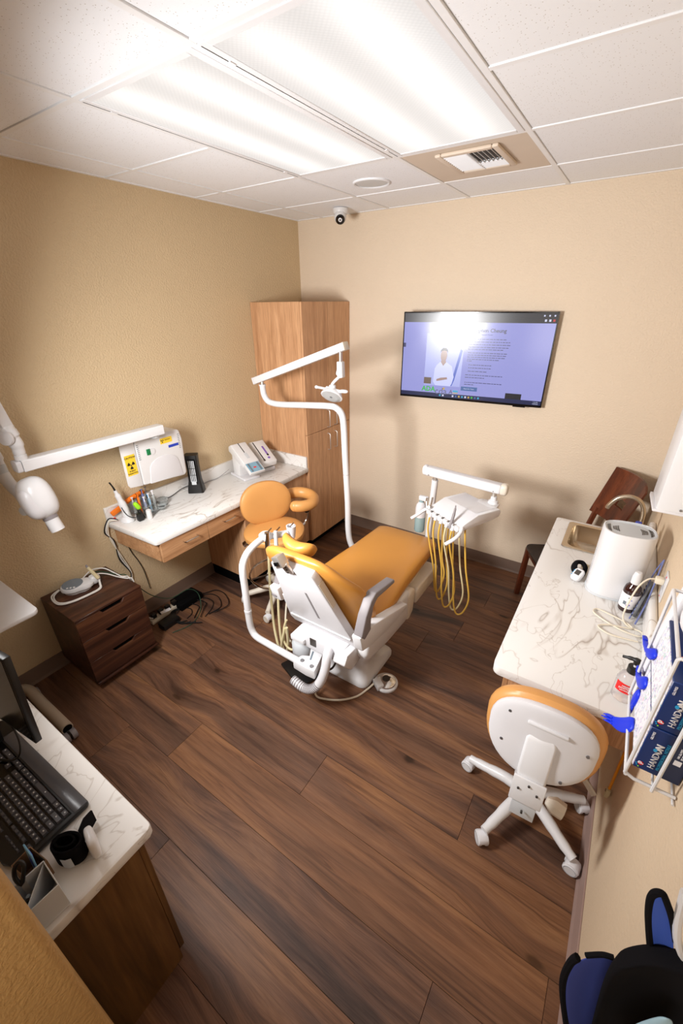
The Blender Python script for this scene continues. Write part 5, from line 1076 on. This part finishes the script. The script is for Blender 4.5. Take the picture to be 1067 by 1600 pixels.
# amber bottle
t = thing('amber_bottle', 'dark amber bottle with a white spray cap on the right counter', 'bottle', (2.935, -1.42, RZ))
bx, by = 2.925, -1.425
obj('glass', G().lathe([(.001, 0), (.031, 0), (.034, .006), (.034, .105), (.030, .125), (.017, .142), (.014, .150), (.001, .150)], (bx, by, RZ)), 'amber_bottle', t)
lb_ = obj('label', G().lathe([(.0345, .022), (.0348, .024), (.0348, .092), (.0345, .094)], (bx, by, RZ)), 'paper', t)
obj('cap', G().lathe([(.018, .143), (.018, .175), (.014, .195), (.012, .200), (.001, .201)], (bx, by, RZ)), 'white_enamel', t)
for k, (a, z, mm, w_) in enumerate(((-118, .050, 'mid_grey', .012), (-100, .040, 'purple', .006), (-92, .036, 'cyan', .005), (-85, .044, 'purple', .005), (-80, .070, 'blue_label', .003), (-100, .080, 'mid_grey', .004))):
    a = math.radians(a); obj('print', G().bar((bx+.0352*math.cos(a), by+.0352*math.sin(a), RZ+z-w_*.7), (bx+.0352*math.cos(a), by+.0352*math.sin(a), RZ+z+w_*.7), .0012, w_, (math.sin(a), -math.cos(a), 0)), mm, lb_)
# blue-grey file and grey brush leaning on the backsplash
t = thing('clear_bag_brush', 'grey brush in a clear blue-edged sleeve leaning on the backsplash', 'brush', (2.985, -1.45, RZ))
obj('brush', G().bar((2.955, -1.48, RZ+.01), (2.99, -1.36, RZ+.13), .05, .012, (1, 0, .2)), 'brush_grey', t, bevel=.004)
g = G()
for k in range(9): g.bar(Vector((2.945, -1.475, RZ+.018)).lerp(Vector((2.982, -1.357, RZ+.135)), k/9), Vector((2.945, -1.475, RZ+.022)).lerp(Vector((2.982, -1.357, RZ+.139)), k/9), .04, .003, (1, 0, .2))
obj('bristle_rows', g, 'black_matte', t)
obj('sleeve_edge', G().tube([(2.962, -1.53, RZ+.004), (2.985, -1.45, RZ+.09), (3.00, -1.36, RZ+.20), (3.005, -1.33, RZ+.24)], .0035, 8, 4), 'slate_blue', t)
obj('sleeve_edge', G().tube([(2.94, -1.50, RZ+.004), (2.965, -1.43, RZ+.08), (2.985, -1.35, RZ+.17), (3.005, -1.33, RZ+.24)], .0028, 8, 4), 'slate_blue', t)
t = thing('wall_outlet', 'white outlet plate with a plugged cream cord above the right counter', 'outlet', (W, -1.46, 1.06))
obj('plate', G().box(W-.006, W-.0005, -1.50, -1.425, 1.005, 1.125), 'white_enamel', t, bevel=.002)
for z in (1.04, 1.09): obj('socket', G().box(W-.0085, W-.006, -1.478, -1.447, z-.014, z+.014), 'white_panel', t, bevel=.003)
for z in (1.02, 1.11): obj('slot', G().box(W-.0075, W-.0055, -1.466, -1.460, z-.004, z+.004), 'red', t)
obj('plug', G().box(W-.04, W-.0085, -1.478, -1.448, 1.075, 1.103), 'cable_cream', t, bevel=.005)
cable('thin cream power cord coiled on the right counter', [(2.98, -1.463, 1.09), (2.955, -1.475, 1.085), (2.93, -1.50, 1.05), (2.915, -1.52, .97), (2.912, -1.54, RZ+.03), (2.935, -1.56, RZ+.006), (2.985, -1.575, RZ+.006), (2.98, -1.61, RZ+.006), (2.90, -1.60, RZ+.006), (2.81, -1.545, RZ+.006), (2.815, -1.505, RZ+.006), (2.87, -1.52, RZ+.008), (2.93, -1.545, RZ+.008), (2.95, -1.575, RZ+.008), (2.87, -1.60, RZ+.01), (2.83, -1.63, RZ+.006), (2.88, -1.66, RZ+.006), (2.975, -1.648, RZ+.006)], .0035, 'cable_cream', name='cable')
# hand sanitizer
t = thing('sanitizer_bottle', 'clear hand sanitizer pump bottle with red label and black pump', 'bottle', (2.93, -1.985, RZ))
bx, by = 2.938, -1.985
obj('bottle', G().lathe([(.001, 0), (.034, .0), (.038, .006), (.038, .085), (.030, .108), (.016, .118), (.015, .125), (.001, .125)], (bx, by, RZ), sx=1.0, sy=.85), 'gel_plastic', t)
g = G(); n = 7
for z in (.045, .085):
    for k in range(n): a = math.radians(-150+110*k/(n-1)); g.v.append(Vector((bx+.0388*math.cos(a), by+.0332*math.sin(a), RZ+z)))
g.f = [(k, k+1, n+k+1, n+k) for k in range(n-1)]; lb_ = obj('label', g, 'red', t)
for k, (s, z) in enumerate((('HAND', .076), ('SANITIZER', .067), ('ADVANCED', .058))): text('lettering', s, .009 if k < 2 else .006, 'paper', lb_, frame((bx-.006, by-.0338, RZ+z), (1, -.05, 0), (0, 0, 1)), bold=.02)
obj('collar', G().lathe([(.001, .122), (.019, .122), (.019, .145), (.001, .147)], (bx, by, RZ)), 'pump_black', t)
obj('pump_stem', G().cyl((bx, by, RZ+.146), (bx, by, RZ+.162), .005, seg=10), 'white_enamel', t)
obj('pump_head', G().tube([(bx+.022, by-.002, RZ+.168), (bx+.005, by, RZ+.172), (bx-.015, by+.004, RZ+.172), (bx-.04, by+.010, RZ+.164)], [.008, .010, .007, .005], 10, 4).cyl((bx, by, RZ+.158), (bx, by, RZ+.172), .009), 'pump_black', t)

# ================================================================ WOODEN CHAIR in the corner
t = thing('wooden_chair', 'bentwood chair with a dark seat in the corner past the sink', 'chair', (2.60, -.36, 0), 0)
fd = Vector((-.88, -.47, 0)).normalized(); sd = Vector((-.47, .88, 0)).normalized(); cc = Vector((2.585, -.355, 0))
def ch(f, s, z): return cc+fd*f+sd*s+Vector((0, 0, z))
obj('seat', G().loft([[ch(f, s, z) for f, s in rrect(-.19, .20, -.195, .195, .05, 4)] for z in (.43, .455)]), 'vinyl_seat_dark', t, bevel=.008)
for f, s, tf in ((.175, .165, .02), (.175, -.165, .02), (-.165, .165, -.03), (-.165, -.165, -.03)): obj('leg', G().bar(ch(f+tf, s, 0), ch(f, s, .43), .036, .036), 'bent_wood', t, bevel=.004)
prof_ = []
rows = 7; bk = G()
for side in (0, 1):
    pass
grid = [[None]*9 for _ in range(rows)]
def backpt(u, v, off):   # u across -1..1, v 0..1 upwards
    s = u*.19; f = -.20-.10*v-.05*(1-u*u)+off; z = .76+.34*v-.035*v*max(0, -u)**3; return ch(f, s, z)
out_hole = {(3, 2), (4, 2)}
nu_, nv_ = 8, 6
for i in range(nu_+1):
    for j in range(nv_+1): bk.v.append(backpt(-1+2*i/nu_, j/nv_, 0))
N1 = len(bk.v)
for i in range(nu_+1):
    for j in range(nv_+1): bk.v.append(backpt(-1+2*i/nu_, j/nv_, -.014))
ix = lambda i, j: i*(nv_+1)+j
cells = [(i, j) for i in range(nu_) for j in range(nv_) if (i, j) not in out_hole]
for (i, j) in cells:
    q = (ix(i, j), ix(i+1, j), ix(i+1, j+1), ix(i, j+1)); bk.f.append(q); bk.f.append(tuple(x+N1 for x in reversed(q)))
    for (a, b, nb) in ((ix(i, j), ix(i+1, j), (i, j-1)), (ix(i+1, j), ix(i+1, j+1), (i+1, j)), (ix(i+1, j+1), ix(i, j+1), (i, j+1)), (ix(i, j+1), ix(i, j), (i-1, j))):
        if nb not in cells: bk.f.append((b, a, a+N1, b+N1))
obj('backrest', bk, 'bent_wood', t)
for s in (-.165, .165): obj('back_post', G().bar(ch(-.165, s, .43), ch(-.235, s*.95, .80), .034, .030), 'bent_wood', t, bevel=.004)
obj('seat_rail', G().loft([[ch(f, s, z) for f, s in rrect(-.175, .185, -.175, .175, .04, 4)] for z in (.39, .43)]), 'bent_wood', t)

# ================================================================ PAPER DISPENSER on the right wall
t = thing('paper_dispenser', 'white paper dispenser on the right wall above the sink counter', 'dispenser', (W, -1.3, 1.36))
obj('case', G().prism([(-1.40, 1.37), (-1.12, 1.345), (-1.115, 1.80), (-1.40, 1.80)], 'x', 2.905, W-.004), 'white_enamel', t, bevel=.006, seg=2)
obj('back_plate', G().box(W-.006, W-.0005, -1.42, -1.095, 1.34, 1.82), 'white_panel', t)
obj('bottom_lip', G().prism([(-1.40, 1.36), (-1.12, 1.325), (-1.12, 1.345), (-1.40, 1.372)], 'x', 2.895, W-.006), 'white_panel', t, bevel=.003)
obj('screw', G().cyl((2.985, -1.404, 1.385), (2.985, -1.399, 1.385), .005, seg=10), 'screw_grey', t)
t = thing('wall_bracket', 'pale grey plastic bracket on the right wall above the paper dispenser', 'bracket', (W, -1.2, 1.9))
obj('plate', G().box(2.95, W-.001, -1.38, -1.14, 1.84, 1.92), 'light_grey', t, bevel=.006); obj('lip', G().box(2.94, 2.955, -1.38, -1.14, 1.90, 1.93), 'fob_grey', t, bevel=.003)

# ================================================================ GLOVE RACK
t = thing('glove_rack', 'white wire rack on the right wall holding stacked glove boxes', 'rack', (W, -2.3, 1.08))
rx0 = 2.912; wr = .0042
for y in (-2.475, -2.20): obj('wire', G().tube([(W-.004, y, 1.085), (rx0+.02, y, 1.085), (rx0, y, 1.095), (rx0, y, 1.12), (rx0, y, 1.47), (rx0+.004, y, 1.475), (W-.004, y, 1.475)], wr, 8), 'white_enamel', t)
obj('wire', G().tube([(2.972, -2.478, 1.075), (2.972, -2.478, 1.30), (2.972, -2.478, 1.475)], wr, 8), 'white_enamel', t)
obj('wire', G().tube([(rx0, -2.475, 1.475), (rx0, -2.20, 1.475)], wr, 8), 'white_enamel', t); obj('wire', G().tube([(rx0+.003, -2.475, 1.087), (rx0+.003, -2.20, 1.087)], wr, 8), 'white_enamel', t)
obj('wire', G().tube([(2.972, -2.475, 1.083), (2.972, -2.20, 1.083)], .003, 8), 'white_enamel', t)
obj('wire', G().tube([(W-.005, -2.485, 1.07), (W-.005, -2.19, 1.07)], .003, 8), 'white_enamel', t)
def glove_box(z, label):
    b = thing('glove_box', label, 'box', (2.97, -2.33, z))
    c = obj('carton', G().box(2.926, W-.002, -2.452, -2.215, z, z+.146), 'navy', b, bevel=.002, seg=1)
    obj('side_panel', G().box(2.9245, 2.926, -2.450, -2.217, z+.003, z+.143), 'scribble_print', b)
    obj('end_shade', G().box(2.975, W-.003, -2.4528, -2.4518, z+.003, z+.143), 'navy_shaded', b)  # darker navy paints the shade on the half past the crease
    # end face reads upwards: text x axis = world up, text y axis = towards the room side
    def tx(s, x, zc, size, mat, bold=0, al='CENTER'): return text('lettering', s, size, mat, c, frame((x, -2.4535, z+zc), (0, 0, 1), (-1, 0, 0)), bold=bold, align=al)
    tx('HANDS', 2.9575, .050, .0185, 'paper'); tx('ON', 2.9575, .088, .0195, 'paper', .05)
    obj('drop_mark', G().prism([(2.951+.004*math.cos(2*PI*k/10), z+.082+.005*math.sin(2*PI*k/10)) for k in range(10)], 'y', -2.4545, -2.4537), 'cyan', c, flat=True)
    tx('PROFESSIONAL NITRILE', 2.9705, .068, .0088, 'cyan', .02)
    tx('GLOVES', 2.936, .123, .0070, 'paper')
    obj('logo_drop', G().prism([(2.937+.006*math.cos(2*PI*k/14), z+.022+.006*math.sin(2*PI*k/14)) for k in range(14)], 'y', -2.4536, -2.4529), 'red', c, flat=True)
    tx('p', 2.934, .024, .016, 'paper', .03)
    for dx, dz, mm in ((-.006, -.009, 'cyan'), (-.002, -.013, 'lime'), (-.008, -.004, 'cyan')): obj('logo_dot', G().box(2.937+dx-.0014, 2.937+dx+.0014, -2.4536, -2.4529, z+.022+dz-.0014, z+.022+dz+.0014), mm, c)
    tx('100 GLOVES', 2.994, .085, .0062, 'paper', 0, 'LEFT'); tx('BY WEIGHT', 3.001, .085, .0062, 'paper', 0, 'LEFT')
    obj('size_mark', G().box(2.990, 3.004, -2.4536, -2.4529, z+.062, z+.078), 'paper', c)
glove_box(1.10, 'navy nitrile glove box in the wire rack, lower of the stack'); glove_box(1.249, 'navy nitrile glove box in the wire rack, upper of the stack')
tag(obj('folded_leaflet', G().box(2.985, W-.006, -2.46, -2.20, 1.397, 1.415), 'navy', bevel=.001), 'flat navy carton lying on top of the glove boxes', 'box')
t = thing('mask_bag', 'white printed bag bulging out above the glove boxes', 'bag', (2.97, -2.3, 1.42))
obj('bag', G().sell((2.972, -2.32, 1.475), (.040, .105, .058), .6, .6, warp=lambda p: (p.x+.004*math.sin(p.y*90), p.y, p.z+.006*math.sin(p.x*120+p.y*70))), 'paper', t)
for k in range(3): obj('print_stripe', G().bar((2.931+.008*k, -2.43, 1.445+.02*k), (2.936+.008*k, -2.432, 1.475+.02*k), .006, .004, (0, 1, 0)), 'red', t)
t = thing('white_envelope', 'tall white printed paper pouch standing behind the glove boxes', 'pouch', (2.97, -2.14, 1.08))
g = G(); g.loft([[Vector(p) for p in ((x0_, y0_, z_), (W-.006, y0_+.0, z_), (W-.006, y0_+.06, z_), (x0_, y0_+.05, z_))] for x0_, y0_, z_ in ((2.935, -2.185, 1.0), (2.922, -2.19, 1.10), (2.926, -2.185, 1.30), (2.945, -2.17, 1.50))])
obj('pouch', g, 'paper', t, bevel=.006)
for k in range(4): obj('print_line', G().tube([(2.945+.018*k, -2.1925, 1.12+.02*k), (2.950+.017*k, -2.1925, 1.28), (2.958+.014*k, -2.181, 1.42)], .0009, 5, 4), 'fabric_blue', t)
# blue nitrile gloves hanging out of the boxes
def glove(label, rows):
    # a limp glove: crumpled thin sheet built from rows of points (left, middle, right) plus floppy fingers
    t = thing('nitrile_glove', label, 'glove', rows[0][1])
    g = G(); n = 9; rs = []
    for r, (a, m_, b) in enumerate(rows):
        a, m_, b = Vector(a), Vector(m_), Vector(b); ring = []
        for k in range(2*n):
            u = (k if k < n else 2*n-1-k)/(n-1); p = a*(1-u)**2+m_*2*u*(1-u)+b*u*u
            off = (.0035 if k < n else -.0035)*(1+.9*math.sin(u*17+r*2.3)); ring.append(p+Vector((off, -abs(off)*.5, .002*math.sin(u*23+r*1.7))))
        rs.append(ring)
    g.loft(rs); obj('palm', g, 'glove_blue', t, sub=1, ang=180)
    a, m_, b = [Vector(q) for q in rows[-1]]; d = (m_-Vector(rows[-2][1])).normalized()
    for k, f in enumerate((.15, .5, .85)):
        p = a.lerp(b, f); obj('finger', G().tube([p-d*.012, p+d*.008, p+d*(.020+.008*(k % 2))+Vector((-.002, 0, -.004))], [.007, .0065, .003], 8, 3, flat=.5), 'glove_blue', t)
glove('blue glove drooping highest over the counter from the rack', [((2.925, -2.215, 1.30), (2.918, -2.235, 1.315), (2.925, -2.265, 1.305)), ((2.915, -2.205, 1.275), (2.905, -2.22, 1.28), (2.918, -2.25, 1.28)), ((2.912, -2.16, 1.262), (2.900, -2.175, 1.262), (2.918, -2.215, 1.245)), ((2.908, -2.125, 1.255), (2.900, -2.135, 1.255), (2.912, -2.15, 1.245))])
glove('blue glove hanging in the middle behind the sanitizer bottle', [((2.925, -2.25, 1.225), (2.918, -2.265, 1.235), (2.925, -2.29, 1.225)), ((2.918, -2.24, 1.205), (2.906, -2.25, 1.205), (2.920, -2.28, 1.195)), ((2.914, -2.215, 1.185), (2.902, -2.22, 1.185), (2.918, -2.25, 1.165)), ((2.912, -2.185, 1.185), (2.904, -2.19, 1.185), (2.914, -2.205, 1.175))])
glove('blue glove hanging lowest beneath the wire rack', [((2.925, -2.30, 1.12), (2.918, -2.32, 1.12), (2.925, -2.35, 1.115)), ((2.908, -2.29, 1.085), (2.904, -2.305, 1.085), (2.914, -2.335, 1.075)), ((2.893, -2.275, 1.062), (2.892, -2.285, 1.058), (2.900, -2.31, 1.045)), ((2.878, -2.265, 1.05), (2.878, -2.27, 1.047), (2.882, -2.285, 1.037))])
glove('crumpled blue glove squeezed between the rack wires and the pouch', [((2.924, -2.235, 1.165), (2.918, -2.24, 1.165), (2.924, -2.262, 1.16)), ((2.920, -2.23, 1.135), (2.912, -2.235, 1.135), (2.922, -2.258, 1.13)), ((2.920, -2.232, 1.095), (2.913, -2.238, 1.095), (2.922, -2.252, 1.09))])
# orange stick hanging on the wall
t = thing('reacher_stick', 'bright orange stick with a clip end hanging on the right wall', 'stick', (3.0, -2.0, .45))
obj('shaft', G().cyl((3.008, -2.00, .42), (3.006, -1.985, .80), .005, seg=10), 'pencil_orange', t)
obj('clip', G().prism([(-2.012, .425), (-1.99, .425), (-1.985, .40), (-2.0, .365), (-2.014, .40)], 'x', 3.000, 3.014), 'ivory_disc', t, bevel=.002); obj('clip_hole', G().cyl((2.999, -1.997, .405), (3.0005, -1.997, .405), .006, seg=10), 'black_gloss', t)
obj('hook', G().tube([(3.006, -1.985, .80), (3.004, -1.98, .815), (3.015, -1.98, .825), (W, -1.98, .825)], .003, 8, 3), 'white_enamel', t)

# ================================================================ HANGING BAGS bottom right
t = thing('wall_hook', 'white wire hook on the right wall above the black bag', 'hook', (2.97, -2.92, 1.3))
obj('hook', G().tube([(2.918, -2.905, 1.42), (2.93, -2.905, 1.35), (2.945, -2.905, 1.30), (2.965, -2.905, 1.275), (W-.004, -2.905, 1.27)], .0055, 8, 4), 'white_enamel', t)
obj('hook_plate', G().box(W-.006, W-.0005, -2.93, -2.88, 1.24, 1.30), 'white_panel', t)
t = thing('hanging_bag', 'black fabric apron bag with blue lining hanging at the lower right', 'bag', (2.95, -2.95, 1.1))
# main black body: draped, folded surface
def drape(pts_rows, mat, name, th=.008, sub=2):
    g = G(); n = len(pts_rows[0]); front = [Vector(p) for r in pts_rows for p in r]; back = [p+Vector((.0, -th, 0)) for p in front]
    g.v = front+back; N = len(front); R_ = len(pts_rows)
    for i in range(R_-1):
        for j in range(n-1): q = (i*n+j, i*n+j+1, (i+1)*n+j+1, (i+1)*n+j); g.f.append(q); g.f.append(tuple(x+N for x in reversed(q)))
    rim = [(0, j) for j in range(n)]+[(i, n-1) for i in range(1, R_)]+[(R_-1, j) for j in range(n-2, -1, -1)]+[(i, 0) for i in range(R_-2, 0, -1)]
    rim = [i*n+j for i, j in rim]
    for a, b in zip(rim, rim[1:]+rim[:1]): g.f.append((b, a, a+N, b+N))
    return obj(name, g, mat, t, sub=sub, ang=180)
drape([[(2.896, -2.90, 1.185), (2.910, -2.895, 1.215), (2.93, -2.89, 1.25), (2.965, -2.895, 1.29), (3.012, -2.90, 1.30)],
       [(2.896, -2.90, 1.18), (2.910, -2.895, 1.21), (2.93, -2.89, 1.245), (2.965, -2.895, 1.285), (3.012, -2.90, 1.295)],
       [(2.894, -2.90, 1.12), (2.915, -2.88, 1.13), (2.945, -2.87, 1.14), (2.98, -2.88, 1.15), (3.012, -2.89, 1.15)],
       [(2.905, -2.905, 1.02), (2.930, -2.875, 1.02), (2.955, -2.87, 1.02), (2.985, -2.875, 1.02), (3.012, -2.885, 1.02)],
       [(2.922, -2.91, .88), (2.942, -2.88, .88), (2.965, -2.875, .88), (2.99, -2.88, .88), (3.012, -2.885, .88)],
       [(2.95, -2.91, .70), (2.96, -2.89, .70), (2.975, -2.88, .70), (2.99, -2.88, .70), (3.012, -2.885, .70)]], 'soft_cloth_black', 'bag_body', .03)
drape([[(2.858, -2.895, 1.06), (2.875, -2.885, 1.085), (2.893, -2.878, 1.108), (2.914, -2.875, 1.12)],
       [(2.860, -2.90, .99), (2.88, -2.88, 1.0), (2.90, -2.87, 1.02), (2.92, -2.87, 1.04)],
       [(2.873, -2.90, .92), (2.895, -2.88, .92), (2.912, -2.868, .92), (2.935, -2.868, .93)],
       [(2.905, -2.90, .80), (2.92, -2.885, .80), (2.935, -2.875, .80), (2.955, -2.87, .80)]], 'fabric_navy', 'lining_flap', .006)
obj('flap_binding', G().tube([(2.862, -2.893, 1.072), (2.856, -2.897, 1.05), (2.857, -2.90, .99), (2.870, -2.90, .92), (2.903, -2.90, .80)], .0065, 8, 5), 'soft_cloth_black', t)
obj('flap_binding', G().tube([(2.873, -2.886, 1.080), (2.893, -2.880, 1.103), (2.908, -2.878, 1.112)], .0045, 8, 5), 'soft_cloth_black', t)
drape([[(2.894, -2.903, 1.385), (2.900, -2.903, 1.39), (2.912, -2.903, 1.378)],
       [(2.901, -2.90, 1.335), (2.915, -2.892, 1.34), (2.930, -2.897, 1.34)],
       [(2.918, -2.895, 1.275), (2.929, -2.885, 1.28), (2.943, -2.893, 1.285)],
       [(2.928, -2.89, 1.21), (2.945, -2.88, 1.21), (2.966, -2.89, 1.22)]], 'fabric_blue', 'blue_flap', .005)
obj('flap_binding', G().tube([(2.931, -2.89, 1.225), (2.916, -2.895, 1.275), (2.901, -2.90, 1.33), (2.893, -2.905, 1.375), (2.900, -2.906, 1.392), (2.911, -2.905, 1.375), (2.929, -2.90, 1.335), (2.946, -2.893, 1.285)], .005, 8, 6), 'soft_cloth_black', t)
drape([[(2.955, -2.945, 1.19), (2.962, -2.945, 1.195), (2.970, -2.94, 1.19)],
       [(2.945, -2.945, 1.15), (2.962, -2.95, 1.15), (2.978, -2.945, 1.15)],
       [(2.935, -2.945, 1.10), (2.960, -2.955, 1.10), (2.985, -2.945, 1.10)],
       [(2.930, -2.945, 1.0), (2.960, -2.955, 1.0), (2.990, -2.945, 1.0)]], 'fabric_pale', 'pale_panel', .006)
